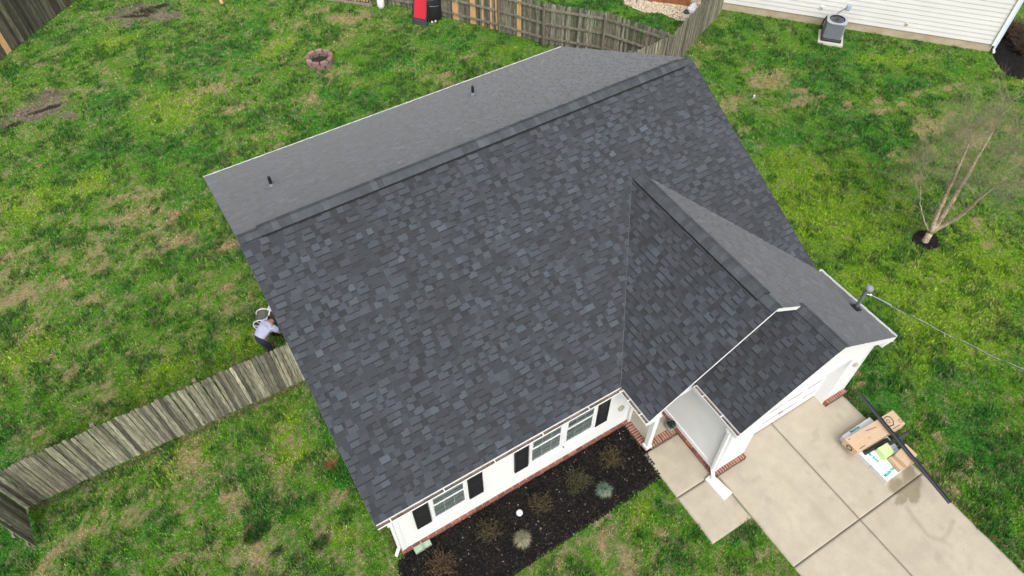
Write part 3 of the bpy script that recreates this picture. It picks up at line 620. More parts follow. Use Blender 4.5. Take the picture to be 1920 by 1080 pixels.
board((XV + .06, YF1, zleft(XV + .06, 0) + d_), (XG, YF1, GZ + d_), .055, .020, (0, -1)); board((XG, YF1, GZ + d_), (X2 + .07, YF1, zright(X2 + .07, 0) + d_), .11, .022, (0, -1))
board((XE + .06, YF2, zlow(XE + .06, 0) + d_), (X2, YF2, LZ + d_), .18, .022, (0, -1)); board((X2, YF2, LZ + d_), (XR - .06, YF2, zright(XR - .06, 0) + d_), .18, .022, (0, -1))
# soffits and eave returns
tr.box(((.0 + XV) / 2 + .1, -HW + .2, 2.535), (XV - .1, .24, .03)); tr.box((LEN / 2, HW - .2, 2.535), (LEN, .28, .03))
tr.box((XV + .3, -6.35, 2.535), (.42, 1.15, .03)); tr.box((7.68, -7.4, 2.60), (.3, 1.6, .03)); tr.box((12.4, -7.0, 2.535), (.24, 2.4, .03))
tr.vprism([(0, 2.48), (.36, 2.48), (.36, 2.78), (0, 2.66)], (XV + .06, YF1 + .02), (1, 0), (0, 1), .2)
tr.vprism([(0, 2.52), (.34, 2.52), (.34, 2.80), (0, 2.72)], (XE + .06, YF2 + .02), (1, 0), (0, 1), .2)
tr.vprism([(0, 2.46), (.30, 2.46), (.30, 2.68), (0, 2.78)], (12.24, YF2 + .02), (1, 0), (0, 1), .2)
tr.box((.16, -HW + .2, 2.58), (.3, .26, .12))
tr.build('roof_trim', M['trim'], house)

# --- gutters
def gutter(a, b, outward, zt, wd=.105, dp=.11, hang=.62, deb=True, screws=False):
    a = Vector((*a, 0)); b = Vector((*b, 0)); o = Vector((*outward, 0)); d = (b - a).normalized(); L_ = (b - a).length
    m = MB(); t = .012
    prof = [(0, 0), (0, -dp), (wd * .72, -dp), (wd, -.03), (wd, 0), (wd - t, 0), (wd - t, -.028), (wd * .72 - t, -dp + t), (t, -dp + t), (t, 0)]
    A = [a + o * p + Vector((0, 0, zt + q)) for p, q in prof]; B = [b + o * p + Vector((0, 0, zt + q)) for p, q in prof]
    for k in range(len(prof)): m.face([A[k], A[(k + 1) % 10], B[(k + 1) % 10], B[k]])
    for e_ in (a, b):
        m.face([e_ + o * p + Vector((0, 0, zt + q)) for p, q in prof[:5]])
    g_ = m.build('gutter', M['trim'], house)
    if deb:
        m = MB(); n = int(L_ / .08)
        for k in range(n):
            u0, u1 = L_ * k / n, L_ * (k + 1) / n; h = -.045 + random.uniform(-.006, .006)
            m.face([a + d * u0 + o * t + Vector((0, 0, zt + h)), a + d * u1 + o * t + Vector((0, 0, zt + h + random.uniform(-.006, .006))), a + d * u1 + o * (wd - t) + Vector((0, 0, zt + h)), a + d * u0 + o * (wd - t) + Vector((0, 0, zt + h))], (random.uniform(.8, 1.15),) * 3)
        m.build('gutter_debris', M['debris'], g_)
    u = .3
    while u < L_ - .1:
        m = MB(); c = a + d * u + o * (wd / 2) + Vector((0, 0, zt - .006))
        if screws: m.lathe(a + d * u + o * (wd - .03) + Vector((0, 0, zt - .006)), [(.016, 0), (.016, .012), (.008, .018)], 8)
        else: m.box(c, (.022 if abs(d.x) > .5 else wd + .01, wd + .01 if abs(d.x) > .5 else .022, .014))
        m.build('hanger', M['trim'], g_); u += hang
    return g_
gutter((-.01, -HW + .085), (XV + .09, -HW + .085), (0, -1), E0 + .012, hang=1.22)
gutter((XV + .085, -HW + .02), (XV + .085, YF1 - .01), (-1, 0), ZL0 + .02, hang=.42)
gutter((-.01, HW - .065), (LEN + .01, HW - .065), (0, 1), E0 + .03, .06, hang=1.3, deb=False)
gutter((XR - .07, -5.80), (XR - .07, YF2 - .01), (1, 0), E0 + .02, .10, hang=.95, deb=False, screws=True)
gutter((XE + .085, YF1 + .15), (XE + .085, YF2 - .01), (-1, 0), ZLL0 - .0, hang=.6)

# --- walls
def siding(m, a, b, z0, z1, nd, lap=.115, top=None, dep=.014):
    """lap siding between plan points a and b; top(u) gives the wall height under a slope"""
    a = Vector((*a, 0)); b = Vector((*b, 0)); n_ = Vector((*nd, 0)); L_ = (b - a).length; d = (b - a) / L_
    zz = z0; k = 0
    while zz < z1 - 1e-6:
        zt = min(zz + lap, z1); N_ = 1 if top is None else 60
        for i in range(N_):
            u0, u1 = L_ * i / N_, L_ * (i + 1) / N_
            if top is not None:
                if min(top(u0), top(u1)) <= zz: continue
                t0, t1 = min(zt, top(u0)), min(zt, top(u1))
            else: t0 = t1 = zt
            s0 = Vector((0, 0, zz)); 
            m.face([a + d * u0 + n_ * dep + s0, a + d * u1 + n_ * dep + s0, a + d * u1 + n_ * .001 + Vector((0, 0, t1)), a + d * u0 + n_ * .001 + Vector((0, 0, t0))])
            m.face([a + d * u0 + s0, a + d * u1 + s0, a + d * u1 + n_ * dep + s0, a + d * u0 + n_ * dep + s0], (.65, .65, .65))  # lap shadow painted in: underside faces tinted darker
        zz += lap; k += 1
WT = 2.56; BZ = .20
def wall(a, b, nd, z0=BZ, z1=WT, th=.12, top=None, poly=None, material='white'):
    m = MB(); siding(m, a, b, z0, z1, nd, top=top)
    a_, b_ = Vector(a), Vector(b); du = (b_ - a_).normalized(); L_ = (b_ - a_).length
    if poly is None: poly = [(0, z0), (L_, z0), (L_, z1), (0, z1)]
    m.vprism(poly, a, du, (-nd[0], -nd[1]), th)
    return m.build('wall', M[material], house, recalc=False)
WL, WR, WFY, WRY = .35, 12.13, -5.72, 5.72
wall((WL, WFY), (6.87, WFY), (0, -1))
gt = lambda u: 2.56 + min(u, 11.44 - u) * PM - .02
wall((WL, WRY), (WL, WFY), (-1, 0), z1=5.3, top=gt, poly=[(0, BZ), (11.44, BZ), (11.44, 2.56), (5.72, 5.4), (0, 2.56)])
wall((WR, WFY), (WR, WRY), (1, 0), z1=5.3, top=gt, poly=[(0, BZ), (11.44, BZ), (11.44, 2.56), (5.72, 5.4), (0, 2.56)])
wall((WR, WRY), (WL, WRY), (0, 1))
# porch recess
wall((6.87, WFY - .0), (6.87, -4.6), (1, 0)); wall((6.99, -4.6), (7.80, -4.6), (0, -1))
GL, GR, GF = 7.80, 12.28, -8.0
wall((GL, -4.6), (GL, GF), (-1, 0), z1=2.62)
wall((GR, GF), (GR, WFY + .1), (1, 0))
# garage front: two piers, a header under the gable
m = MB(); siding(m, (GL, GF), (8.66, GF), BZ, 2.26, (0, -1)); siding(m, (11.62, GF), (GR, GF), BZ, 2.26, (0, -1))
m.vprism([(0, BZ), (.86, BZ), (.86, 2.26), (0, 2.26)], (GL, GF), (1, 0), (0, 1), .25); m.vprism([(3.82, BZ), (4.48, BZ), (4.48, 2.26), (3.82, 2.26)], (GL, GF), (1, 0), (0, 1), .25)
tpf = lambda u: min(zlow(GL + u, 0), zright(GL + u, 0)) - .12
siding(m, (GL, GF), (GR, GF), 2.26, 4.3, (0, -1), top=tpf)
m.vprism([(0, 2.26), (4.48, 2.26), (4.48, tpf(4.48)), (X2 - GL, LZ - .13), (0, tpf(0))], (GL, GF), (1, 0), (0, 1), .25)
m.build('wall', M['white'], house, recalc=False)
# upper gable end above the porch
m = MB(); tpu = lambda u: min(zleft(6.35 + u, 0), zright(6.35 + u, 0)) - .13
m.vprism([(0, 2.50), (5.8, 2.50), (5.8, tpu(5.8)), (XG - 6.35, GZ - .14), (0, tpu(0))], (6.35, -6.52), (1, 0), (0, 1), .12); siding(m, (6.35, -6.52), (12.1, -6.52), 2.5, 4.7, (0, -1), top=tpu)
m.build('wall', M['white'], house, recalc=False)
# corner boards, door surround, porch beam
for (x_, y_, h0, h1) in ((WL + .03, WFY + .03, BZ, WT), (6.845, WFY + .03, BZ, WT), (GL + .03, GF + .03, BZ, 2.62), (GR - .03, GF + .03, BZ, 2.5), (WL + .03, WRY - .03, BZ, WT)):
    m = MB(); m.box((x_, y_, (h0 + h1) / 2), (.11, .11, h1 - h0)); m.build('corner_trim', M['trim'], house)
m = MB(); m.box((8.69, GF + .13, 1.15), (.06, .29, 2.24)); m.box((11.59, GF + .13, 1.15), (.06, .29, 2.24)); m.box((10.14, GF + .135, 2.29), (2.84, .30, .06)); m.build('garage_door_frame', M['trim'], house)
m = MB(); m.box((7.08, -6.60, 2.46), (1.42, .16, .17)); m.build('porch_beam', M['trim'], house)
m = MB(); m.box((GL - .02, -6.3, .27), (.05, 3.3, .14)); m.build('skirt_board', M['trim'], house)
# garage door
m = MB(); 
for k in range(4):
    m.box((10.14, -7.70, .29 + k * .53), (2.98, .05, .525))
    for j in range(4): m.box((9.09 + j * .70, -7.732, .29 + k * .53), (.56, .012, .34), b=.005)
gd = m.build('garage_door', M['trim'], house)
m = MB(); m.box((10.14, -7.745, .5), (.14, .03, .03)); m.build('handle', M['acgrey'], gd)

# --- brick base
def brickrun(name, a, b, nd, z0, z1, th=.10, rowlock=False, parent=None, bl=.2, sub=.065):
    m = MB(); a = Vector((*a, 0)); b = Vector((*b, 0)); n_ = Vector((*nd, 0)); L_ = (b - a).length; d = (b - a) / L_; ang = math.atan2(d.y, d.x)
    jm = .016 if rowlock else .010
    m.box(a + d * (L_ / 2) + n_ * (th / 2 - .004) + Vector((0, 0, (z0 + z1) / 2 - .004)), (L_ - .006, th - .008, z1 - z0 - .008), ang, col=(1.0, .88, .76))
    mort = m.build(name, M['mortar'], parent or house)
    m = MB()
    rows = 1 if rowlock else max(1, round((z1 - z0) / .075)); rh = (z1 - z0) / rows; w_ = .075 if rowlock else bl + .01
    for r in range(rows):
        u = -w_ / 2 if r % 2 and not rowlock else 0
        while u < L_ - .01:
            u0, u1 = max(u, 0), min(u + w_ - jm, L_); 
            if u1 - u0 > .02:
                t = random.uniform(.75, 1.2); c = random.choice([(.235, .088, .058), (.20, .078, .055), (.27, .105, .07), (.17, .066, .048)])
                m.box(a + d * ((u0 + u1) / 2) + n_ * (th / 2) + Vector((0, 0, z0 + rh * (r + .5))), (u1 - u0, th, rh - (jm if not rowlock else 0)), ang, col=tuple(v * t for v in c))
            u += w_
    m.build('bricks', M['brick'], mort)
    return mort
brickrun('brick_base', (WL, WFY - .0), (6.87, WFY - .0), (0, -1), -.05, .17, .055)
brickrun('brick_base', (WL, WRY), (WL, WFY - .05), (-1, 0), -.05, .17, .05)
brickrun('brick_base', (GL, -4.7), (GL, GF), (-1, 0), .0, .19, .085)
brickrun('brick_base', (7.76, GF - .13), (8.72, GF - .13), (0, 1), .03, .20, .13, rowlock=True)
brickrun('brick_base', (11.58, GF - .13), (12.32, GF - .13), (0, 1), .03, .20, .13, rowlock=True)
brickrun('brick_base', (GR, GF), (GR, -5.7), (1, 0), -.05, .17, .05)
brickrun('brick_base', (WR, -5.6), (WR, WRY), (1, 0), -.05, .17, .05)
m = MB()   # foundation behind the bricks
m.box((6.24, 0, .075), (11.7, 11.36, .25)); m.box((10.04, -6.6, .07), (4.4, 2.1, .24)); m.build('foundation', M['foundation'], house)
# porch floor with brick edging
m = MB(); m.prism([(6.87, -6.48), (7.72, -6.48), (7.72, -4.6), (6.87, -4.6)], -.02, .13, (.37, .33, .26)); m.build('porch_floor', M['concrete'], house)
brickrun('porch_edging', (6.68, -6.68), (6.68, -5.78), (1, 0), -.02, .135, .19, rowlock=True)
brickrun('porch_edging', (6.68, -6.68), (7.72, -6.68), (0, 1), -.02, .137, .195, rowlock=True)
m = MB(); m.box((6.79, -6.585, 1.27), (.135, .135, 2.28), b=.008); m.box((6.79, -6.585, .19), (.18, .18, .11)); m.box((6.79, -6.585, 2.33), (.19, .19, .10)); m.box((6.79, -6.585, 2.22), (.165, .165, .03)); m.build('porch_post', M['trim'], house)
m = MB(); m.box((7.35, -4.63, 1.15), (.9, .05, 2.05)); dr = m.build('front_door', mat('door_paint', (.5, .5, .48), .5), house)
m = MB(); m.tube([(7.68, -4.70, 1.0), (7.68, -4.76, 1.0)], .03, 8); m.build('handle', M['steel'], dr)

# --- windows and shutters
def ringbox(m, x0, x1, z0, z1, y0, y1, t, tb=None):
    tb = tb or t; yc, dy = (y0 + y1) / 2, abs(y1 - y0)
    m.box(((x0 + x1) / 2, yc, z1 - t / 2), (x1 - x0, dy, t)); m.box(((x0 + x1) / 2, yc, z0 + tb / 2), (x1 - x0, dy, tb))
    m.box((x0 + t / 2, yc, (z0 + z1) / 2), (t, dy, z1 - z0 - t - tb)); m.box((x1 - t / 2, yc, (z0 + z1) / 2), (t, dy, z1 - z0 - t - tb))
def window(x0, x1, z0=.99, z1=2.42):
    m = MB(); ringbox(m, x0, x1, z0, z1, WFY - .075, WFY - .015, .065, .05); fr = m.build('window', M['trim'], house)
    m = MB(); zs = (z0 + z1) / 2 + .02
    ringbox(m, x0 + .065, x1 - .065, z0 + .05, zs, WFY - .052, WFY - .022, .030); ringbox(m, x0 + .065, x1 - .065, zs, z1 - .065, WFY - .066, WFY - .030, .038, .045)
    m.build('sash', M['trim'], fr)
    m = MB()
    for (zb, zt, yy) in ((z0 + .088, zs - .038, WFY - .047), (zs + .045, z1 - .10, WFY - .058)):
        for k in (1, 2):
            xx = x0 + .1 + (x1 - x0 - .2) * k / 3; m.box((xx, yy, (zb + zt) / 2), (.009, .003, zt - zb), col=(.5, .53, .53))
        m.box(((x0 + x1) / 2, yy, (zb + zt) / 2), (x1 - x0 - .2, .0025, .006), col=(.4, .43, .43))
    m.build('muntin', M['trim'], fr)
    m = MB(); m.face([(x0 + .1, WFY - .042, z0 + .08), (x1 - .1, WFY - .042, z0 + .08), (x1 - .1, WFY - .042, zs - .03), (x0 + .1, WFY - .042, zs - .03)])
    m.face([(x0 + .1, WFY - .052, zs + .04), (x1 - .1, WFY - .052, zs + .04), (x1 - .1, WFY - .052, z1 - .1), (x0 + .1, WFY - .052, z1 - .1)]); m.build('pane', M['glass'], fr, recalc=False)
    m = MB(); m.box(((x0 + x1) / 2, WFY - .0175, (z0 + z1) / 2), (x1 - x0 - .14, .003, z1 - z0 - .12), col=(.05, .055, .055))
    zz = z0 + .09
    while zz < z1 - .09:
        m.face([(x0 + .1, WFY - .034, zz), (x1 - .1, WFY - .034, zz), (x1 - .1, WFY - .021, zz + .030), (x0 + .1, WFY - .021, zz + .030)], (.80, .86, .85) if random.random() < .85 else (.34, .38, .37)); zz += .040
    m.build('blind', mat('blind', (.8, .8, .8), .7), fr, recalc=False)
    m = MB(); m.box(((x0 + x1) / 2, WFY - .055, z0 - .012), (x1 - x0 + .04, .10, .022)); m.build('sill', M['trim'], fr)
window(1.17, 2.11); window(3.73, 4.70); window(4.70, 5.63)
for (x0, x1) in ((.79, 1.15), (2.14, 2.50), (3.35, 3.71), (5.65, 6.01)):
    m = MB(); m.box(((x0 + x1) / 2, WFY - .032, 1.70), (x1 - x0, .035, 1.42), b=.004); sh = m.build('shutter', M['black'], house)
    m = MB(); ringbox(m, x0, x1, .99, 2.41, WFY - .066, WFY - .050, .045, .055); m.box(((x0 + x1) / 2, WFY - .058, 1.72), (x1 - x0 - .09, .016, .06))
    for (za, zb) in ((1.075, 1.66), (1.78, 2.33)): m.box(((x0 + x1) / 2, WFY - .054, (za + zb) / 2), (x1 - x0 - .15, .012, zb - za), b=.005)
    m.build('shutter_rails', M['black'], sh)
# mount blocks / lamps on the walls
tanm = mat('tan_plastic', (.38, .34, .25), .6)
def hexlight(c, n_, r=.09):
    m = MB(); c = Vector(c); n_ = Vector(n_); t = Vector((0, 0, 1)); s_ = n_.cross(t)
    P0 = [c + (s_ * math.cos(k * PI / 3) + t * math.sin(k * PI / 3)) * r for k in range(6)]; P1 = [p + n_ * .05 for p in P0]; P2 = [c + (p - c) * .7 + n_ * .06 for p in P0]
    for A, B in ((P0, P1), (P1, P2)):
        for k in range(6): m.face([A[k], A[(k + 1) % 6], B[(k + 1) % 6], B[k]])
    m.face(P2); return m.build('wall_block', tanm, house)
hexlight((6.45, WFY - .02, 1.15), (0, -1, 0)); hexlight((11.9, GF - .02, 1.75), (0, -1, 0), .075)
# downspouts
def downspout(pts, parent, w_=.068, name='downspout', material='trim'):
    m = MB()
    for a, b in zip(pts[:-1], pts[1:]):
        a, b = Vector(a), Vector(b); d = b - a; q = d.to_track_quat('Z', 'Y').to_matrix()
        m.box((a + b) / 2, (w_, w_ * .8, d.length + .03), rot=q)
    return m.build(name, M[material], parent)
downspout([(.22, -5.97, 2.62), (.22, -5.97, 2.50), (.285, -5.68, 2.32), (.285, -5.64, .22), (.16, -5.72, .07)], house)
downspout([(7.55, -7.95, 2.70), (7.55, -7.95, 2.52), (7.73, -7.92, 2.32), (7.73, -7.96, .30), (7.66, -8.12, .12)], house, .085)
downspout([(6.62, -5.93, 2.62), (6.80, -5.79, 2.40), (6.80, -5.79, .2)], house)
# plumbing vents
for (x_, y_, z_) in ((1.34, 2.71, 4.36), (7.94, 4.15, 3.64)):
    m = MB(); z_ = zrear(x_, y_); m.tube([(x_, y_, z_ - .05), (x_, y_, z_ + .31)], .042, 12); vp = m.build('vent_pipe', M['black'], house)
    m = MB(); m.lathe((x_, y_, z_), [(.10, -.03), (.085, .03), (.048, .09), (.044, .10)], 14); m.box((x_, y_, z_ + .022), (.30, .30, .006), rot=Matrix.Rotation(-math.atan(PM), 3, 'X')); m.build('flashing', M['steel'], vp)
# service mast
m = MB(); mx, my, mz = 12.17, -7.21, zright(12.17, 0); m.tube([(mx, my, mz - .1), (mx, my, mz + .78)], .045, 12); mast = m.build('service_mast', M['steel'], house, smooth=False)
m = MB(); m.box((mx, my, mz + .03), (.22, .22, .05), rot=Matrix.Rotation(math.atan(PG), 3, 'Y')); m.lathe((mx, my, mz), [(.10, .0), (.075, .08), (.052, .12)], 12); m.build('boot', M['black'], mast)
m = MB(); m.lathe((mx + .02, my - .03, mz + .78), [(.05, -.06), (.085, -.03), (.093, .03), (.07, .07), (.03, .09)], 14); m.build('weatherhead', M['acgrey'], mast)
m = MB(); m.tube([(mx, my - .05, mz + .62), (mx + .05, my - .10, mz + .62)], .012, 6); m.lathe((mx + .06, my - .11, mz + .59), [(.02, 0), (.03, .03), (.02, .06)], 8); m.build('insulator', M['trim'], mast)
# loose wires at the garage corner
m = MB(); m.tube([(12.30, -8.25, 2.45), (12.32, -8.36, 2.52), (12.42, -8.40, 2.5), (12.52, -8.33, 2.45), (12.66, -8.33, 2.38)], .009, 5); m.build('loose_wire', M['black'], house)

# ------------------------------------------------------------------ power cable
pl = thing('power_cable', 'grey twisted power cable running from the roof mast out over the side lawn', 'cable', (12.2, -7.3, 3.5))
for ph, r_, c_ in ((0, .0065, 'acgrey'), (PI, .006, 'black')):
    m = MB(); pts = []
    A = Vector((mx + .06, my - .12, mz + .62)); B = Vector((17.4, -16.6, 3.1))
    for k in range(81):
        t = k / 80; p = A.lerp(B, t); p.z -= 4 * .38 * t * (1 - t); tw = t * 60 + ph
        p += Vector((math.cos(tw) * .012, math.cos(tw) * .008, math.sin(tw) * .012)); pts.append(p)
    m.tube(pts, r_, 5); m.build('strand', M[c_], pl)
m = MB(); m.tube([A, A + (B - A).normalized() * .5 + Vector((0, 0, -.05))], .013, 6); m.build('wedge_clamp', M['acgrey'], pl)
m = MB(); m.tube([(mx + .03, my - .06, mz + .74), (mx + .12, my - .14, mz + .55), (mx + .16, my - .3, mz + .56)], .01, 5); m.tube([(mx + .03, my - .06, mz + .72), (mx + .1, my - .1, mz + .48), (mx + .2, my - .38, mz + .53)], .01, 5); m.build('drip_loop', M['black'], pl)

# ------------------------------------------------------------------ fences
WT_ = [(.165, .155, .125), (.21, .195, .155), (.13, .12, .10), (.25, .235, .19), (.10, .09, .075), (.18, .175, .145)]
def fence(name, pts, facing, label, height=1.83, rails_side=1, posts=None, tones=None, newb=(), bottom=.03, tilt=.015, postr=.05, green=0.0, pw=.092):
    """pts polyline; pickets on the side 'facing' (+1 left of travel, -1 right); rails and posts on the other"""
    o = thing(name, label, 'fence', (pts[0][0], pts[0][1], 0)); m = MB(); nb = MB(); rl = []
    rnd = random.Random(len(pts) * 7 + int(pts[0][0] * 10)); tones = tones or WT_
    total = 0; u_left = 0
    for a, b in zip(pts[:-1], pts[1:]):
        a = Vector((*a, 0)); b = Vector((*b, 0)); d = b - a; L_ = d.length; d.normalize(); s_ = Vector((-d.y, d.x, 0)) * facing; ang = math.atan2(d.y, d.x)
        u = pw / 2
        while u < L_:
            w_ = pw - rnd.uniform(.003, .014); h = height + rnd.uniform(-.03, .03); z0 = bottom + rnd.uniform(-.02, .02); th = .016
            c = rnd.choice(tones); t = rnd.choice([.42, .7, .8, .85, .9, .95, 1.05]) * rnd.uniform(.93, 1.07); c = (c[0] * t, c[1] * t, c[2] * t)
            isnew = any(lo <= total + u <= hi for lo, hi in newb)
            tx = rnd.uniform(-tilt, tilt); off = s_ * (.018 + rnd.uniform(-.004, .008)); sh = d * tx * 1.2; warp = s_ * rnd.uniform(-.02, .02)
            ce = a + d * u + off
            cut = .03
            prof = [(-w_ / 2, z0), (w_ / 2, z0), (w_ / 2, h - cut), (w_ / 2 - cut, h), (-w_ / 2 + cut, h), (-w_ / 2, h - cut)]
            tgt = nb if isnew else m; n = len(tgt.v)
            for k in (0, 1):
                for pu, pz in prof: tgt.v.append(tuple(ce + d * pu + s_ * (th * k) + Vector((0, 0, pz)) + (sh + warp) * (pz / height)))
            cc = (1, 1, 1) if isnew else c
            tgt.f.append(tuple(n + i for i in range(6))); tgt.c.append(cc); tgt.f.append(tuple(n + 11 - i for i in range(6))); tgt.c.append(cc)
            for i in range(6): j = (i + 1) % 6; tgt.f.append((n + i, n + 6 + i, n + 6 + j, n + j)); tgt.c.append(cc)
            u += pw
        total += L_
        for hz in (.32, .95, 1.58):
            r_ = MB(); k_ = random.uniform(.85, 1.1)
            r_.box((a + b) / 2 - s_ * .022 + Vector((0, 0, hz)), (L_ - .02, .04, .088), ang, col=(.19 * k_, .175 * k_, .14 * k_)); r_.build('rail', M['wood'], o)
    m.build('boards', M['wood'], o)
    if nb.v: x_ = nb.build('new_boards', M['newwood'], o); x_['label'] = 'fresh tan replacement boards'
    for (px, py) in (posts or []):
        q = MB(); q.box((px, py, height / 2 - .02), (.09, .09, height - .02), col=(.17, .15, .12), b=.006); q.build('post', M['wood'], o)
    return o
GT = [(.215, .205, .15), (.27, .26, .195), (.17, .162, .12), (.30, .295, .225), (.125, .12, .095), (.235, .235, .17), (.33, .32, .25)]
fence('fence', [(-7.04, .03), (-4.76, .04), (.24, -.07)], -1, 'long weathered grey board fence leading from the house wall across the side yard', tones=GT, tilt=.02, posts=[(-7.04, .12), (-4.7, .14), (-2.3, .10), (.18, .02)])
fence('fence_gate', [(-7.06, -.06), (-7.0, -1.2)], 1, 'short grey board gate panel standing open at the left end of the side fence', tones=GT, bottom=.10, tilt=.03)
DG = [(.085, .082, .06), (.12, .115, .085), (.06, .058, .042), (.15, .14, .10), (.10, .095, .065)]
fence('fence', [(-10.0, 15.9), (2.2, 27.0)], -1, 'dark mossy board fence in the top left corner of the back yard', tones=DG, newb=((7.15, 7.45),), tilt=.004)
BT = [(.20, .185, .155), (.16, .145, .115), (.24, .225, .19), (.13, .115, .09), (.19, .175, .15)]
fence('fence', [(8.2, 18.4), (11.2, 14.7), (12.1, 13.3), (13.24, 11.65), (14.3, 9.9), (15.95, 8.05), (17.13, 5.68)], 1, 'grey board fence with rails facing the house and some fresh tan boards', tones=BT,
      newb=((5.0, 5.4), (6.2, 6.55), (7.1, 7.35), (7.6, 7.75), (7.95, 8.1), (8.3, 8.42), (9.3, 9.45)), tilt=.03, posts=[(10.0, 16.1), (13.2, 11.6), (14.25, 9.85), (15.88, 8.02)])
RT = [(.23, .22, .17), (.27, .255, .20), (.20, .19, .145), (.25, .245, .19), (.17, .16, .125)]
fence('fence', [(12.20, 5.30), (15.27, 5.47), (17.16, 5.60), (18.69, 6.33), (22.12, 7.93)], -1, 'pale grey board fence running from behind the roof up to the neighbouring house', tones=RT, tilt=.006, posts=[(17.12, 5.75), (15.2, 5.6), (19.9, 7.0)])

# ------------------------------------------------------------------ neighbouring house
NA = Vector((22.30, 8.07, 0)); NB_ = Vector((29.40, -.03, 0)); nd_ = (NB_ - NA).normalized(); nn = Vector((nd_.y, -nd_.x, 0)); NL = (NB_ - NA).length
nh = thing('house', 'cream sided neighbouring house on a concrete foundation at the top right', 'house', tuple(NA))
m = MB(); nto = lambda u: 3.1 + min(u, NL - u) * .45
siding(m, NA[:2], NB_[:2], .34, 5.4, nn[:2], lap=.19, top=nto, dep=.028)
m.vprism([(0, .34), (NL, .34), (NL, 3.1), (NL / 2, 3.1 + NL * .225), (0, 3.1)], NA[:2], nd_[:2], (-nn)[:2], .15)
m.build('wall', M['cream'], nh, recalc=False)
m = MB(); q0 = NB_ - nn * 9; m.vprism([(0, .34), (9, .34), (9, 3.1), (0, 3.1)], NB_[:2], (-nn)[:2], (-nd_)[:2], .15); siding(m, NB_[:2], q0[:2], .34, 3.1, nd_[:2], lap=.125); m.build('wall', M['cream'], nh, recalc=False)
m = MB(); q1 = NA - nn * 9; m.vprism([(0, .34), (9, .34), (9, 3.1), (0, 3.1)], NA[:2], (-nn)[:2], (nd_)[:2], .15); m.build('wall', M['cream'], nh, recalc=False)
m = MB(); cc = (NA + NB_) / 2 - nn * 4.5; m.box((cc.x, cc.y, .12), (NL - .03, 8.97, .44), math.atan2(nd_.y, nd_.x)); m.build('foundation', M['foundation'], nh)
m = MB()
for s_ in (0, 1):
    e0 = NA - nd_ * .3 if s_ == 0 else NB_ + nd_ * .3; rid = (NA + NB_) / 2
    for off in (0,):
        P_ = [e0 + nn * .25 + Vector((0, 0, 2.97)), rid + nn * .25 + Vector((0, 0, 3.12 + NL * .225)), rid - nn * 9.3 + Vector((0, 0, 3.12 + NL * .225)), e0 - nn * 9.3 + Vector((0, 0, 2.97))]
        Q_ = [p + Vector((0, 0, .14)) for p in P_]
        m.face(Q_, (.06, .06, .065)); m.face(P_[::-1], (.06, .06, .065))
        for k in range(4): m.face([P_[k], P_[(k + 1) % 4], Q_[(k + 1) % 4], Q_[k]], (.6, .6, .6))
m.build('roof', M['shingle'], nh)
m = MB(); p_ = NB_ + nn * .03 - nd_ * .03; m.box((p_.x, p_.y, 1.72), (.12, .12, 2.8), math.atan2(nd_.y, nd_.x)); m.build('corner_trim', M['trim'], nh)
p_ = NB_ + nn * .0 + nd_ * .08
m = MB(); ang = math.atan2(nd_.y, nd_.x); m.box((p_.x, p_.y, 1.6), (.075, .10, 2.9), ang, col=(.72, .85, 1.0)); m.box((p_.x + nn.x * .08, p_.y + nn.y * .08, .12), (.075, .26, .08), ang); m.build('downspout', M['trim'], nh)
m = MB(); pt = p_ - nn * .12 + nd_ * .02; m.box((pt.x, pt.y, 1.6), (.06, .08, 2.9), ang); m.build('downspout', M['trim'], nh)
def onN(u, z_, out=.0): return NA + nd_ * u + nn * out + Vector((0, 0, z_))
def nblock(u, z_, s_, col, name='wall_vent'):
    m = MB(); c = onN(u, z_, .03); m.box(c, (s_, .05, s_), ang, col=col, b=.006); c = onN(u, z_ - .01, .065); m.box(c, (s_ * .5, .03, s_ * .45), ang, col=(.5, .45, .35)); return m.build(name, M['trim'], nh)
nblock(3.96, .78, .15, (1, 1, 1)); nblock(7.34, .64, .13, (.8, .78, .70))
# air conditioner
acang = ang; acc = (24.62, 4.02)
ac = thing('air_conditioner', 'grey air conditioner unit on a white pad at the wall of the neighbouring house', 'air conditioner', (acc[0], acc[1], 0))
m = MB(); m.box((acc[0] - .02, acc[1] - .02, .03), (.98, .98, .09), acang, col=(.52, .50, .45)); m.build('pad', M['concrete'], ac); 
m = MB(); m.box((acc[0], acc[1], .13), (.80, .80, .10), acang, col=(.05, .05, .05), b=.02); m.build('base_pan', M['acgrey'], ac)
m = MB(); m.box((acc[0], acc[1], .50), (.74, .74, .66), acang, b=.05)
RA = Matrix.Rotation(acang, 3, 'Z')
for k in range(24):
    zz = .22 + k * .026
    for s_ in range(4):
        r2 = Matrix.Rotation(acang + s_ * PI / 2, 3, 'Z'); c = Vector((acc[0], acc[1], zz)) + r2 @ Vector((0, .373, 0)); m.box(c, (.62, .010, .012), acang + s_ * PI / 2, col=(.7, .7, .7))
m.build('cabinet', M['acgrey'], ac)
m = MB(); c = Vector((acc[0], acc[1], .83)); n = 28; A0 = []; A1 = []; A2 = []; A3 = []
for k in range(n):
    t = 2 * PI * k / n; ca, sa = math.cos(t), math.sin(t); q = .395 / max(abs(ca), abs(sa)); q = min(q, .47)
    A0.append(c + RA @ Vector((ca * q, sa * q, 0))); A1.append(c + RA @ Vector((ca * q, sa * q, .05))); A2.append(c + RA @ Vector((ca * .31, sa * .31, .06))); A3.append(c + RA @ Vector((ca * .30, sa * .30, -.12)))
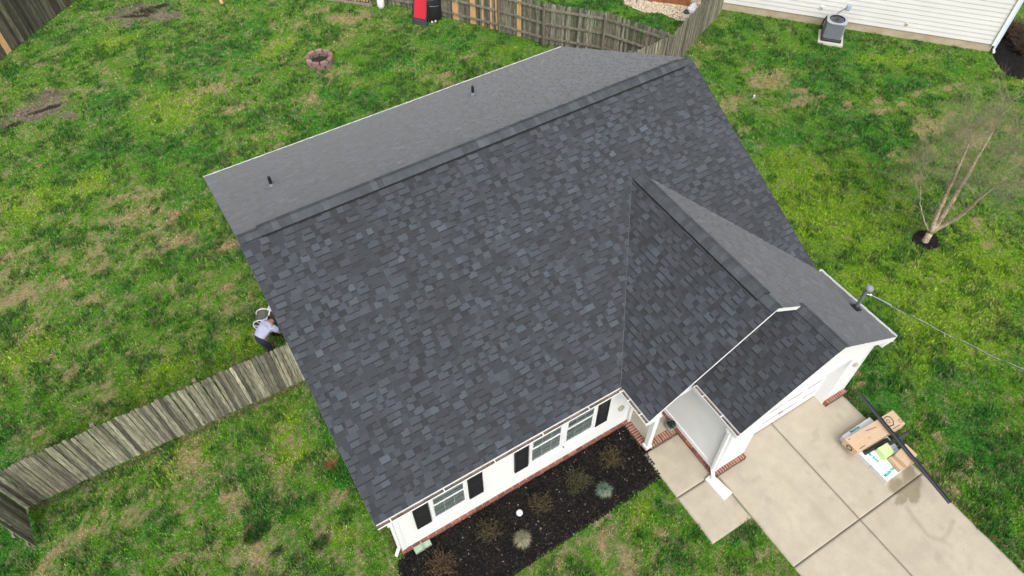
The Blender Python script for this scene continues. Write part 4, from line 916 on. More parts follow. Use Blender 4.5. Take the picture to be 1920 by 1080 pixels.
for A, B in ((A0, A1), (A1, A2), (A2, A3)):
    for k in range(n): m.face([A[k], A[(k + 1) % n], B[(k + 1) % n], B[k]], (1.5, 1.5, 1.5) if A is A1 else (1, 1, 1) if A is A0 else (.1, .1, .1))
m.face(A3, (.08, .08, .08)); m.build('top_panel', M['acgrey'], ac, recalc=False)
m = MB(); m.lathe((acc[0], acc[1], .74), [(.08, 0), (.08, .06), (.05, .09)], 12, (.6, .6, .6))
for k in range(3):
    r2 = Matrix.Rotation(acang + k * 2 * PI / 3, 3, 'Z') @ Matrix.Rotation(.45, 3, 'X'); m.box(Vector((acc[0], acc[1], .77)) + r2 @ Vector((.16, 0, 0)), (.22, .13, .006), rot=r2, col=(.9, .9, .9))
m.build('fan', M['steel'], ac)
m = MB()
for k in range(9):
    r_ = .05 + k * .031; pts = [(acc[0] + r_ * math.cos(t), acc[1] + r_ * math.sin(t), .895) for t in np.linspace(0, 2 * PI, 25)]; m.tube(pts, .0045, 4, cap=False)
for k in range(4): 
    t = k * PI / 4 + acang; m.tube([(acc[0] - .31 * math.cos(t), acc[1] - .31 * math.sin(t), .893), (acc[0] + .31 * math.cos(t), acc[1] + .31 * math.sin(t), .893)], .005, 4)
m.build('grille', M['black'], ac)
m = MB(); u_ = 2.95; m.tube([onN(4.30, .46, -.02), onN(4.28, .46, .05), onN(4.20, .25, .10), onN(4.18, .05, .22), onN(4.25, .04, .45)], .03, 8); m.build('line_set', M['black'], ac)
m = MB(); m.tube([onN(4.60, .30, .22), onN(4.57, .42, .08), onN(4.62, .62, .05), onN(4.74, .80, .05), onN(4.86, .88, .05)], .013, 6); m.build('conduit', M['darkmetal'], ac)
m = MB(); m.box(onN(4.97, .97, .05), (.16, .08, .20), ang, b=.01, col=(1.5, 1.8, 2.0)); m.build('shutoff_box', M['acgrey'], ac)
m = MB(); 
for k in range(2): m.tube([onN(4.38 + k * .08, .32, .02), onN(4.39 + k * .08, .33, .10), onN(4.40 + k * .08, .22, .11)], .022, 6)
m.build('drain_pipe', M['trim'], ac)

# far house behind the fence: only a brown deck corner shows
fh = thing('deck', 'brown wooden deck corner beside the gravel beyond the rear fence', 'deck', (20.4, 10.3, 0))
m = MB(); a_ = Vector((19.55, 10.75, 0)); b_ = Vector((21.25, 8.95, 0)); dd = (b_ - a_).normalized(); an_ = math.atan2(dd.y, dd.x); nr = Vector((-dd.y, dd.x, 0)) 
L_ = (b_ - a_).length; c = (a_ + b_) / 2 + nr * 1.5
m.box((c.x, c.y, .14), (L_, 3.0, .34), an_, col=(1.0, .80, .62)); m.build('skirt', mat('brown_stain', (.25, .115, .05), .8, n1=.2, s1=12, n2=.25, s2=3), fh)
m = MB()
for k in range(20): q = a_ + nr * (.07 + k * .148) + dd * (L_ / 2); m.box((q.x, q.y, .33), (L_ + .06, .138, .035), an_, col=(random.uniform(.8, 1.2),) * 3)
m.build('planks', mat('deck_plank', (.42, .30, .24), .8, n1=.15, s1=14), fh)
m = MB()
for p in ((19.45, 10.55), (19.6, 10.3)): m.box((p[0], p[1], .13), (.28, .22, .28), .4, b=.03)
tag(m.build('edging_stone', mat('pale_stone', (.6, .52, .45), .9, n1=.2, s1=20)), 'pale pinkish stone block at the left end of the gravel', 'stone')
m = MB()
m.lathe((21.05, 8.55, 0), [(.16, 0), (.24, .08), (.22, .2), (.10, .28)], 9, (.65, .66, .68)); m.lathe((20.82, 8.62, 0), [(.12, 0), (.15, .07), (.08, .16)], 8, (.05, .05, .05)); m.lathe((21.3, 8.75, 0), [(.14, 0), (.2, .1), (.1, .22)], 8, (.6, .62, .65))
tag(m.build('rock', M['gravel']), 'grey and black rock lying on the gravel against the pale fence', 'rock')

# ------------------------------------------------------------------ fire pit
fp = thing('fire_pit', 'round fire pit of pinkish stone blocks on the back lawn', 'fire pit', (6.00, 13.53, 0))
NBK = 9
for lay in range(2):
    for k in range(NBK):
        t = 2 * PI * (k + .5 * lay) / NBK + .2; m = MB(); ro, ri = .545, .405; da = PI / NBK - .05; col = random.choice([(.40, .26, .22), (.36, .22, .19), (.44, .30, .26)]) if lay else random.choice([(.24, .20, .16), (.28, .22, .18), (.20, .17, .14)])
        col = tuple(v * k_ for v, k_ in zip(col, (.62, .60, .56))); P_ = [(ri, -da), (ro, -da), (ro + .01, -da * .4), (ro + .01, da * .4), (ro, da), (ri, da)]
        rr = lambda q, s_: (6.00 + (q[0] * s_) * math.cos(t + q[1]), 13.53 + (q[0] * s_) * math.sin(t + q[1]))
        z0, z1 = lay * .15, lay * .15 + .142
        m.prism([rr(q, 1) for q in P_], z0 - .02 * (lay == 0), z1 - .012, col)
        m.prism([rr((q[0] + (.015 if q[0] < .4 else -.015), q[1] * .93), 1) for q in P_], z1 - .012, z1, col)
        m.build('block', M['block'], fp)
m = MB(); m.lathe((6.00, 13.53, 0), [(.42, -.01), (.42, .03), (.2, .05)], 18); m.build('ash', M['ash'], fp)

# ------------------------------------------------------------------ grill, chair, tank, firewood
gc_ = Vector((11.32, 14.12, 0))
gl = thing('grill', 'large round grill under a black fabric cover beside the red chair', 'grill', tuple(gc_))
m = MB(); n = 22; prof = [(.42, .03), (.47, .12), (.46, .55), (.48, .95), (.46, 1.05), (.36, 1.12), (.34, 1.3), (.20, 1.38)]
for i, (r, zz) in enumerate(prof):
    for k in range(n):
        t = 2 * PI * k / n; w_ = 1 + .035 * math.sin(t * 5 + i) + .02 * math.sin(t * 9 - i * 2); m.v.append((gc_.x + r * w_ * math.cos(t), gc_.y + r * w_ * math.sin(t), zz + .02 * math.sin(3 * t)))
for i in range(len(prof) - 1):
    for k in range(n): j = (k + 1) % n; m.f.append((i * n + k, i * n + j, i * n + n + j, i * n + n + k)); m.c.append((1, 1, 1))
m.f.append(tuple((len(prof) - 1) * n + k for k in range(n))); m.c.append((1, 1, 1)); m.build('cover', M['blackcloth'], gl, smooth=True)
m = MB()
for t in (-2.0, -1.65): m.tube([(gc_.x + .42 * math.cos(t), gc_.y + .42 * math.sin(t), .05), (gc_.x + .45 * math.cos(t), gc_.y + .45 * math.sin(t), .05)], .045, 10)
m.build('wheel', M['trim'], gl)
m = MB(); pts = [(gc_.x + .485 * math.cos(t), gc_.y + .485 * math.sin(t), .74 + .05 * math.sin(t * 2)) for t in np.linspace(-2.1, -1.2, 10)]; m.tube(pts, .012, 5); m.build('strap', M['steel'], gl)
# folding chair leaning on the grill
ch = thing('folding_chair', 'red folded camping chair with a black frame leaning upright on the covered grill', 'chair', (10.64, 13.82, 0))
R3 = Matrix.Rotation(math.radians(-52), 3, 'Z') @ Matrix.Rotation(math.radians(-16), 3, 'X')
def cp(u, v, w_): return Vector((10.62, 13.80, .0)) + R3 @ Vector((u, w_, v))
m = MB(); nu, nv = 6, 12
for i in range(nu):
    for j in range(nv):
        f_ = lambda a, b: cp(-.27 + .54 * a / nu, .30 + .80 * b / nv, -.07 + .018 * math.sin(PI * a / nu))
        m.face([f_(i, j), f_(i + 1, j), f_(i + 1, j + 1), f_(i, j + 1)])
x_ = m.build('back_fabric', M['red'], ch); 
m = MB()
for i in range(nu):
    f_ = lambda a, b: cp(-.25 + .52 * a / nu, .42 + .74 * b, -.02)
    m.face([f_(i, 0), f_(i + 1, 0), f_(i + 1, 1), f_(i, 1)])
m.build('seat_fabric', M['red'], ch)
for s_ in (-1, 1):
    m = MB(); m.tube([cp(s_ * .30, .02, -.05), cp(s_ * .30, 1.14, -.06)], .014, 7); m.build('side_rail', M['darkmetal'], ch)
    m = MB(); m.tube([cp(s_ * .34, .02, .06), cp(s_ * .34, 1.0, .04)], .014, 7); m.build('leg', M['darkmetal'], ch)
    m = MB(); m.box(cp(s_ * .345, .62, .0), (.045, .07, .52), rot=R3, b=.01); m.build('armrest', M['black'], ch)
m = MB(); m.tube([cp(-.30, 1.14, -.06), cp(.30, 1.14, -.06)], .016, 7); m.tube([cp(-.34, .08, .05), cp(.34, .08, .05)], .016, 7); m.tube([cp(-.30, .18, -.05), cp(.30, .18, -.05)], .016, 7); m.box(cp(0, .15, -.01), (.60, .04, .22), rot=R3, b=.01); m.build('crossbar', M['darkmetal'], ch)
# propane tank
tk = thing('propane_tank', 'white propane tank standing at the end of the woodpile', 'gas tank', (9.8, 15.95, 0))
m = MB(); m.lathe((9.8, 15.95, 0), [(.12, .0), (.12, .03), (.155, .07), (.16, .12), (.16, .30), (.145, .36), (.09, .40), (.03, .41)], 18); m.build('tank', M['trim'], tk, smooth=True)
m = MB()
for t in (0.3, 2.4, 4.5): m.tube([(9.8 + .10 * math.cos(t + k * .3), 15.95 + .10 * math.sin(t + k * .3), .40 + .09 * (k > 0)) for k in range(4)], .014, 5)
m.tube([(9.8 + .10 * math.cos(t), 15.95 + .10 * math.sin(t), .49) for t in np.linspace(0, 5.6, 14)], .012, 5); m.build('collar', M['trim'], tk)
m = MB(); m.tube([(9.8, 15.95, .41), (9.8, 15.95, .47)], .025, 8); m.build('valve', M['steel'], tk)
# woodpile
wa, wb = Vector((7.9, 17.95, 0)), Vector((9.45, 16.4, 0)); wd_ = (wb - wa).normalized(); wn = Vector((-wd_.y, wd_.x, 0)); wlen = (wb - wa).length
wr = thing('firewood_rack', 'weathered plank frame under the stacked firewood', 'log rack', tuple(wa))
m = MB(); c = (wa + wb) / 2 - wn * .05; m.box((c.x, c.y, .05), (wlen + .25, .06, .10), math.atan2(wd_.y, wd_.x), col=(.26, .22, .17)); c = (wa + wb) / 2 + wn * .42; m.box((c.x, c.y, .05), (wlen + .25, .06, .10), math.atan2(wd_.y, wd_.x), col=(.2, .17, .13)); m.build('rail', M['wood'], wr)
for s_ in (0, 1):
    m = MB(); q = wb + wd_ * .05 if s_ else wa - wd_ * .05
    for o_ in (.03, .36): m.box((q.x + wn.x * o_, q.y + wn.y * o_, .36), (.07, .07, .62), math.atan2(wd_.y, wd_.x), col=(.2, .17, .13))
    m.build('upright', M['wood'], wr)
k = 0
for row in range(4):
    u = .06 + .05 * (row % 2)
    while u < wlen - .05:
        r_ = random.uniform(.045, .07); p = wa + wd_ * u + Vector((0, 0, .165 + row * .115)) + wn * random.uniform(-.03, .03); q = p + wn * .42
        m = MB(); m.tube([p, q], r_, 7, col=random.choice([(.14, .10, .075), (.10, .08, .06), (.18, .13, .09)]), cap=False)
        e_ = random.choice([(.42, .29, .17), (.34, .24, .15), (.26, .17, .10), (.18, .14, .10)])
        for pp, sg in ((p, 1), (q, -1)):
            m.face([pp - wn * .002 * sg + (wd_ * math.cos(t) + Vector((0, 0, 1)) * math.sin(t)) * r_ * .96 for t in np.linspace(0, 2 * PI, 8)[:-1]], e_)
        tag(m.build('log', mat('log_wood', rough=.95, n1=.2, s1=20) if k == 0 else M['logw'], None), 'split log stacked in the woodpile at the top edge', 'log', 'logs stacked in the woodpile')
        if k == 0: M['logw'] = bpy.data.materials['log_wood']
        k += 1; u += r_ * 2 + .012
m = MB(); 
for i in range(8):
    for j in range(5):
        f_ = lambda a, b: wa + wd_ * (wlen - .75 + .95 * a / 8) + wn * (-.10 + .62 * b / 5) + Vector((0, 0, .64 + .02 * math.sin(a * 1.7 + b) - (.10 if b == 0 else 0) - (.06 if a == 8 else 0)))
        m.face([f_(i, j), f_(i + 1, j), f_(i + 1, j + 1), f_(i, j + 1)])
tag(m.build('tarp', mat('blue_white_tarp', (.42, .56, .68), .5, n1=.1, s1=8), None, smooth=True), 'pale blue tarp laid over the right end of the woodpile', 'tarp')
# leaning kettle-like pail beside the wood
m = MB(); m.tube([(3.98, 19.9, 0), (3.9, 20.15, .55)], [.07, .055], 8); tag(m.build('wooden_stake', M['newwood']), 'tan wooden stake standing in the lawn at the top edge', 'stake')

# ------------------------------------------------------------------ small garden things at the front
def scatter_shrub(name, c, r, h, label, n_tw, n_lf, tcols, lcols, group=None, lf=.022):
    o = thing(name, label, 'shrub', c, group); rnd = random.Random(int(c[0] * 100)); m = MB(); l_ = MB()
    for k in range(n_tw):
        a = rnd.uniform(0, 2 * PI); sp = rnd.uniform(0, 1) ** .6; p = Vector((c[0] + rnd.gauss(0, .03), c[1] + rnd.gauss(0, .03), c[2])); d = Vector((math.cos(a) * sp * r, math.sin(a) * sp * r, h * rnd.uniform(.6, 1.05) * (1 - .35 * sp)))
        pts = [p]; 
        for s_ in range(1, 5): t = s_ / 4; pts.append(p + Vector((d.x * t, d.y * t, d.z * t ** .75)) + Vector((rnd.gauss(0, .018), rnd.gauss(0, .018), rnd.gauss(0, .012))))
        m.tube(pts, [.006, .005, .004, .003, .002], 3, col=rnd.choice(tcols), cap=False)
        for s_ in range(n_lf):
            t = rnd.uniform(.35, 1); i = min(3, int(t * 4)); q = pts[i].lerp(pts[i + 1], t * 4 - i) + Vector((rnd.gauss(0, .035), rnd.gauss(0, .035), rnd.gauss(0, .02)))
            u = Vector((rnd.gauss(0, 1), rnd.gauss(0, 1), rnd.gauss(0, .6))).normalized() * lf * rnd.uniform(.6, 1.3); v = u.orthogonal().normalized() * lf * .45; l_.face([q - u, q + v, q + u, q - v], rnd.choice(lcols))
    l_.c = [tuple(v * .62 for v in c__) for c__ in l_.c]; m.c = [tuple(v * .6 for v in c__) for c__ in m.c]
    m.build('stems', M['twig'], o, recalc=False); l_.build('foliage', M['leaf'], o, recalc=False); return o
TB = [(.10, .07, .04), (.14, .10, .06), (.07, .05, .03)]; LB = [(.10, .085, .035), (.14, .085, .045), (.06, .065, .025), (.17, .11, .06), (.08, .045, .025), (.05, .07, .02)]
LB2 = [(.07, .085, .03), (.11, .10, .04), (.05, .065, .02), (.13, .10, .05)]
GS = 'bare brown shrubs in the mulch bed'
scatter_shrub('shrub', (5.80, -6.42, .02), .40, .50, 'brown half bare shrub nearest the porch in the mulch bed', 90, 9, TB, LB, GS)
scatter_shrub('shrub', (4.72, -6.45, .02), .42, .50, 'olive brown shrub below the double window, just left of the blue grass clump', 90, 9, TB, LB2, GS)
scatter_shrub('shrub', (3.62, -6.48, .02), .36, .48, 'brown shrub to the right of the white globe', 75, 8, TB, LB, GS)
scatter_shrub('shrub', (2.25, -6.38, .02), .36, .45, 'rusty brown shrub to the left of the white globe', 75, 8, TB, LB, GS)
scatter_shrub('shrub', (.92, -6.5, .02), .42, .45, 'reddish brown dead shrub at the left end of the mulch bed', 100, 9, TB, [(.16, .09, .05), (.11, .065, .035), (.2, .12, .06), (.07, .06, .03)], GS)
def fescue(c, r, label, cols, tip):
    o = thing('grass_clump', label, 'ornamental grass', c, 'clumps of ornamental grass'); rnd = random.Random(int(c[0] * 77)); m = MB()
    for k in range(900):
        a = rnd.uniform(0, 2 * PI); sp = rnd.uniform(.05, 1) ** .7; L_ = r * rnd.uniform(.8, 1.15); w_ = .004
        p = Vector(c) + Vector((rnd.gauss(0, .02), rnd.gauss(0, .02), 0)); q = p + Vector((math.cos(a) * sp * L_ * .55, math.sin(a) * sp * L_ * .55, L_ * (1 - .4 * sp))); e_ = p + Vector((math.cos(a) * sp * L_, math.sin(a) * sp * L_, L_ * (1.15 - .95 * sp)))
        s_ = Vector((-math.sin(a), math.cos(a), 0)) * w_; cc = rnd.choice(cols) if rnd.random() > .25 * sp + tip else (.32, .26, .15)
        m.face([p - s_, p + s_, q + s_, q - s_], cc); m.face([q - s_, q + s_, e_], cc)
    m.build('blades', M['leaf'], o, recalc=False)
fescue((5.18, -6.95, .03), .25, 'small blue green grass clump at the right of the mulch bed', [(.09, .17, .13), (.12, .21, .17), (.07, .14, .10)], .03)
fescue((2.85, -6.93, .03), .26, 'pale straw and grey green grass clump below the white globe', [(.15, .20, .15), (.20, .22, .15), (.11, .16, .11)], .35)
m = MB(); m.lathe((3.12, -6.36, .03), [(.02, 0), (.055, .015), (.078, .05), (.082, .08), (.075, .115), (.05, .145), (.015, .16)], 18); tag(m.build('garden_globe', M['trim'], smooth=True), 'small white globe lying on the dark mulch', 'garden ornament')
m = MB(); m.box((.66, -5.86, .09), (.20, .15, .13), b=.012, col=(1, 1.15, 1)); m.box((.88, -5.86, .09), (.20, .14, .11), b=.012, col=(1.05, 1.2, 1.05)); m.box((.77, -5.86, .10), (.05, .155, .14), col=(.8, .9, .8)); tag(m.build('utility_box', mat('greygreen_plastic', (.30, .34, .28), .6, n1=.08, s1=12)), 'grey green plastic box lying against the brick at the left end of the bed', 'utility box')
# planter on the porch
pt_ = thing('planter', 'round grey planter pot on the porch brick edge against the garage wall', 'plant pot', (7.60, -6.50, .137))
m = MB(); m.lathe((7.60, -6.50, .137), [(.09, 0), (.115, .10), (.13, .20), (.137, .225), (.12, .225), (.11, .19)], 18); m.build('pot', M['ceramic'], pt_, smooth=False)
m = MB(); 
for k in range(160):
    a = random.uniform(0, 2 * PI); r_ = random.uniform(0, .11); q = Vector((7.60 + r_ * math.cos(a), -6.50 + r_ * math.sin(a), .137 + random.uniform(.19, .30))); u = Vector((random.gauss(0, 1), random.gauss(0, 1), random.gauss(0, .5))).normalized() * .025; v = u.orthogonal().normalized() * .012; m.face([q - u, q + v, q + u, q - v], random.choice([(.015, .03, .012), (.03, .04, .02), (.02, .02, .015)]))
m.build('leaves', M['leaf'], pt_, recalc=False)
# splash block
m = MB(); an_ = math.atan2(-.30, .02); d = Vector((.10, -.995, 0)).normalized(); s_ = Vector((-d.y, d.x, 0)); o_ = Vector((7.62, -8.04, .028))
def sp(u, v, zz): return o_ + d * u + s_ * v + Vector((0, 0, zz))
for (u0, u1, v0a, v1a, v0b, v1b, h0, h1) in ((0, .62, -.10, .10, -.135, .135, .03, .03), (0, .62, -.12, -.09, -.155, -.125, .07, .06), (0, .62, .09, .12, .125, .155, .07, .06), (-.03, .01, -.12, .12, -.12, .12, .075, .075)):
    P_ = [sp(u0, v0a, 0), sp(u1, v0b, 0), sp(u1, v1b, 0), sp(u0, v1a, 0)]; Q_ = [sp(u0, v0a, h0), sp(u1, v0b, h1), sp(u1, v1b, h1), sp(u0, v1a, h0)]
    m.face(P_[::-1]); m.face(Q_)
    for k in range(4): m.face([P_[k], P_[(k + 1) % 4], Q_[(k + 1) % 4], Q_[k]])
tag(m.build('splash_block', mat('white_concrete', (.62, .60, .56), .8, n1=.08, s1=25)), 'white concrete splash block under the garage downspout', 'splash block')

# ------------------------------------------------------------------ roofing supplies on the driveway
def quadbox(m, P_, z0, z1, col=(1, 1, 1)): m.prism(P_, z0, z1, col)
def text_on(parent, body, loc, rz, size, material, name='lettering', ext=.002):
    cu = bpy.data.curves.new(name, 'FONT'); cu.body = body; cu.size = size; cu.extrude = ext; cu.align_x = 'CENTER'; cu.align_y = 'CENTER'; cu.offset = size * .02
    ob = bpy.data.objects.new(name, cu); COL.objects.link(ob); bpy.context.view_layer.update()
    me = bpy.data.meshes.new_from_object(ob.evaluated_get(bpy.context.evaluated_depsgraph_get())); bpy.data.objects.remove(ob); bpy.data.curves.remove(cu)
    o = bpy.data.objects.new(name, me); me.materials.clear(); me.materials.append(material); COL.objects.link(o)
    Mx = Matrix.Translation(loc) @ Matrix.Rotation(rz, 4, 'Z')
    me.transform(Mx); o.parent = parent
    if parent.type == 'EMPTY': o.matrix_parent_inverse = Matrix.Translation(parent.location).inverted()
    return o
def bundle(P_, z0, z1, label, texts, name='shingle_bundle'):
    cx = sum(p[0] for p in P_) / 4; cy = sum(p[1] for p in P_) / 4
    o = thing(name, label, 'bundle', (cx, cy, z0), 'wrapped shingle bundles on the driveway'); m = MB(); n = 14
    a, b, c, d = [Vector((*p, 0)) for p in P_]
    def pt(u, v, k, sh=0): 
        q = a.lerp(b, u).lerp(d.lerp(c, u), v); return Vector((q.x, q.y, (z0 if k == 0 else z1) + (random.uniform(-.004, .004) if k else 0)))
    G = [[pt(i / n, j / n, 1) for j in range(n + 1)] for i in range(n + 1)]
    for i in range(n):
        for j in range(n): m.face([G[i][j], G[i + 1][j], G[i + 1][j + 1], G[i][j + 1]])
    E_ = [G[i][0] for i in range(n + 1)] + [G[n][j] for j in range(1, n + 1)] + [G[i][n] for i in range(n - 1, -1, -1)] + [G[0][j] for j in range(n - 1, 0, -1)]
    B_2 = [Vector((p.x, p.y, z0)) for p in E_]
    for k in range(len(E_)): j = (k + 1) % len(E_); m.face([E_[k], B_2[k], B_2[j], E_[j]], (.72, .66, .66))
    w_ = m.build('wrapper', M['wrap'], o, recalc=True)
    for (t, x_, y_, rz, s_) in texts: text_on(o, t, Vector((x_, y_, z1 + .006)), rz, s_, M['teal'])
    return o
DR = .031
bundle([(11.20, -10.41), (12.12, -10.41), (12.12, -9.93), (11.20, -9.93)], DR, DR + .19, 'white wrapped shingle bundle with green print, nearest the damp stain', [('Malarkey', 11.46, -10.27, .12, .125)])
bundle([(11.19, -9.92), (12.15, -9.92), (12.15, -9.45), (11.19, -9.45)], DR, DR + .19, 'white wrapped shingle bundle with green print, carrying the green foam block', [('Malarkey', 11.40, -9.74, -1.45, .12), ('Malarkey', 12.02, -9.62, -1.2, .09)])
bundle([(11.18, -9.44), (12.2, -9.44), (12.2, -8.98), (11.18, -8.98)], DR, DR + .19, 'white wrapped shingle bundle lying under the long cardboard box', [('Malarkey', 11.6, -9.02, 0, .09)])
def carton(name, P_, z0, z1, label, group=None):
    cx = sum(p[0] for p in P_) / 4; cy = sum(p[1] for p in P_) / 4; o = thing(name, label, 'box', (cx, cy, z0), group); m = MB(); m.prism(P_, z0, z1); m.build('box_body', M['card'], o)
    a, b, c, d = [Vector((*p, z1)) for p in P_]; e0 = (a + d) / 2; e1 = (b + c) / 2; m = MB(); s_ = (d - a).normalized() * .022
    m.face([e0 - s_ + Vector((0, 0, .0015)), e1 - s_ + Vector((0, 0, .0015)), e1 + s_ + Vector((0, 0, .0015)), e0 + s_ + Vector((0, 0, .0015))], (1.08, 1.05, 1.0)); m.build('tape', M['card'], o, recalc=False); return o
zb = DR + .195; zt_ = zb + .25
bb = carton('cardboard_box', [(11.01, -9.53), (12.64, -9.62), (12.68, -9.19), (11.00, -9.13)], zb, zt_, 'long cardboard box with a shield emblem lying across the white bundles')
def ink_outline(parent, pts, w_, z_, mt=None):
    m = MB(); n = len(pts); P2 = [Vector((*p, z_)) for p in pts]; c = sum(P2, Vector()) / n
    Q = [c + (p - c) * (1 - w_) for p in P2]
    for k in range(n): j = (k + 1) % n; m.face([P2[k], P2[j], Q[j], Q[k]])
    o = m.build('emblem', mt or M['ink'], parent, recalc=False); return o
sx, sy = 12.30, -9.36
ink_outline(bb, [(sx - .02, sy + .13), (sx + .10, sy + .14), (sx + .17, sy + .08), (sx + .16, sy - .04), (sx + .06, sy - .14), (sx - .06, sy - .12), (sx - .12, sy - .02), (sx - .11, sy + .09)], .18, zt_ + .003)
ink_outline(bb, [(sx + .02 + .05 * math.cos(t), sy + .01 + .06 * math.sin(t)) for t in np.linspace(0, 2 * PI, 9)[:-1]], .35, zt_ + .003)
ink_outline(bb, [(12.60 + .05 * math.cos(t), -9.50 + .055 * math.sin(t)) for t in np.linspace(0, 2 * PI, 13)[:-1]], .25, zt_ + .003)
ink_outline(bb, [(11.55 + .028 * math.cos(t), -9.42 + .028 * math.sin(t)) for t in np.linspace(0, 2 * PI, 11)[:-1]], .2, zt_ + .003)
m = MB()
for (p, q) in (((11.62, -9.24), (11.93, -9.30)), ((11.06, -9.18), (11.13, -9.182)), ((11.12, -9.50), (11.30, -9.505)), ((12.25, -9.56), (12.50, -9.57))):
    p, q = Vector((*p, zt_ + .003)), Vector((*q, zt_ + .003)); s_ = Vector((0, .008, 0)); m.face([p - s_, q - s_, q + s_, p + s_])
m.build('printed_lines', M['ink'], bb, recalc=False)
m = MB(); cx_, cy_ = 10.997, -9.33     # round mark on the end of the box
for k in range(10):
    t0, t1 = k * PI / 5, (k + 1) * PI / 5; f_ = lambda t, r: (cx_ - .003, cy_ + r * math.cos(t), zb + .13 + r * math.sin(t)); m.face([f_(t0, .09), f_(t1, .09), f_(t1, .06), f_(t0, .06)])
m.build('emblem', M['ink'], bb, recalc=False)
carton('cardboard_box', [(11.60, -10.40), (12.16, -10.44), (12.20, -10.07), (11.63, -10.03)], DR + .195, DR + .335, 'small cardboard box under another one on the white bundle', 'small cardboard boxes')
carton('cardboard_box', [(11.72, -10.43), (12.19, -10.36), (12.18, -10.00), (11.71, -10.07)], DR + .338, DR + .475, 'small cardboard box on top of another small box, under the black rail', 'small cardboard boxes')
m = MB(); m.prism([(11.54, -10.0), (11.84, -10.02), (11.86, -9.74), (11.56, -9.71)], DR + .195, DR + .375); gb = m.build('foam_block', M['foam']); tag(gb, 'light green foam block on the white bundle beside the black tube', 'foam block')
m = MB(); m.tube([(11.27, -9.62, DR + .25), (12.05, -9.665, DR + .25)], .052, 14, col=(.5, .5, .5)); m.tube([(11.268, -9.62, DR + .25), (11.30, -9.622, DR + .25)], .058, 14); t1_ = m.build('plastic_tube', M['black']); tag(t1_, 'black plastic tube lying on the white bundle beside the green block', 'tube')
m = MB(); m.tube([(12.02, -9.77, DR + .26), (12.62, -9.80, DR + .26)], .047, 14, col=(2.6, 2.7, 3.0)); m.tube([(12.01, -9.768, DR + .26), (12.06, -9.77, DR + .26)], .053, 14, col=(4, 4, 4)); tag(m.build('plastic_tube', M['black']), 'short dark tube sticking out over the grass beside the long box', 'tube')
# long dark metal rail lying across the boxes
m = MB(); a = Vector((12.27, -8.40, DR + .50)); b = Vector((11.78, -11.58, DR + .54)); d = (b - a); q = d.to_track_quat('X', 'Z').to_matrix(); L_ = d.length; c = (a + b) / 2
m.box(c, (L_, .085, .012), rot=q); m.box(c + q @ Vector((0, .040, .022)), (L_, .006, .045), rot=q); m.box(c + q @ Vector((0, -.040, .022)), (L_, .006, .045), rot=q); m.box(c + q @ Vector((0, -.030, .047)), (L_, .024, .006), rot=q)
tag(m.build('metal_rail', M['darkmetal']), 'long dark metal rail lying across the boxes and out over the grass', 'metal rail')

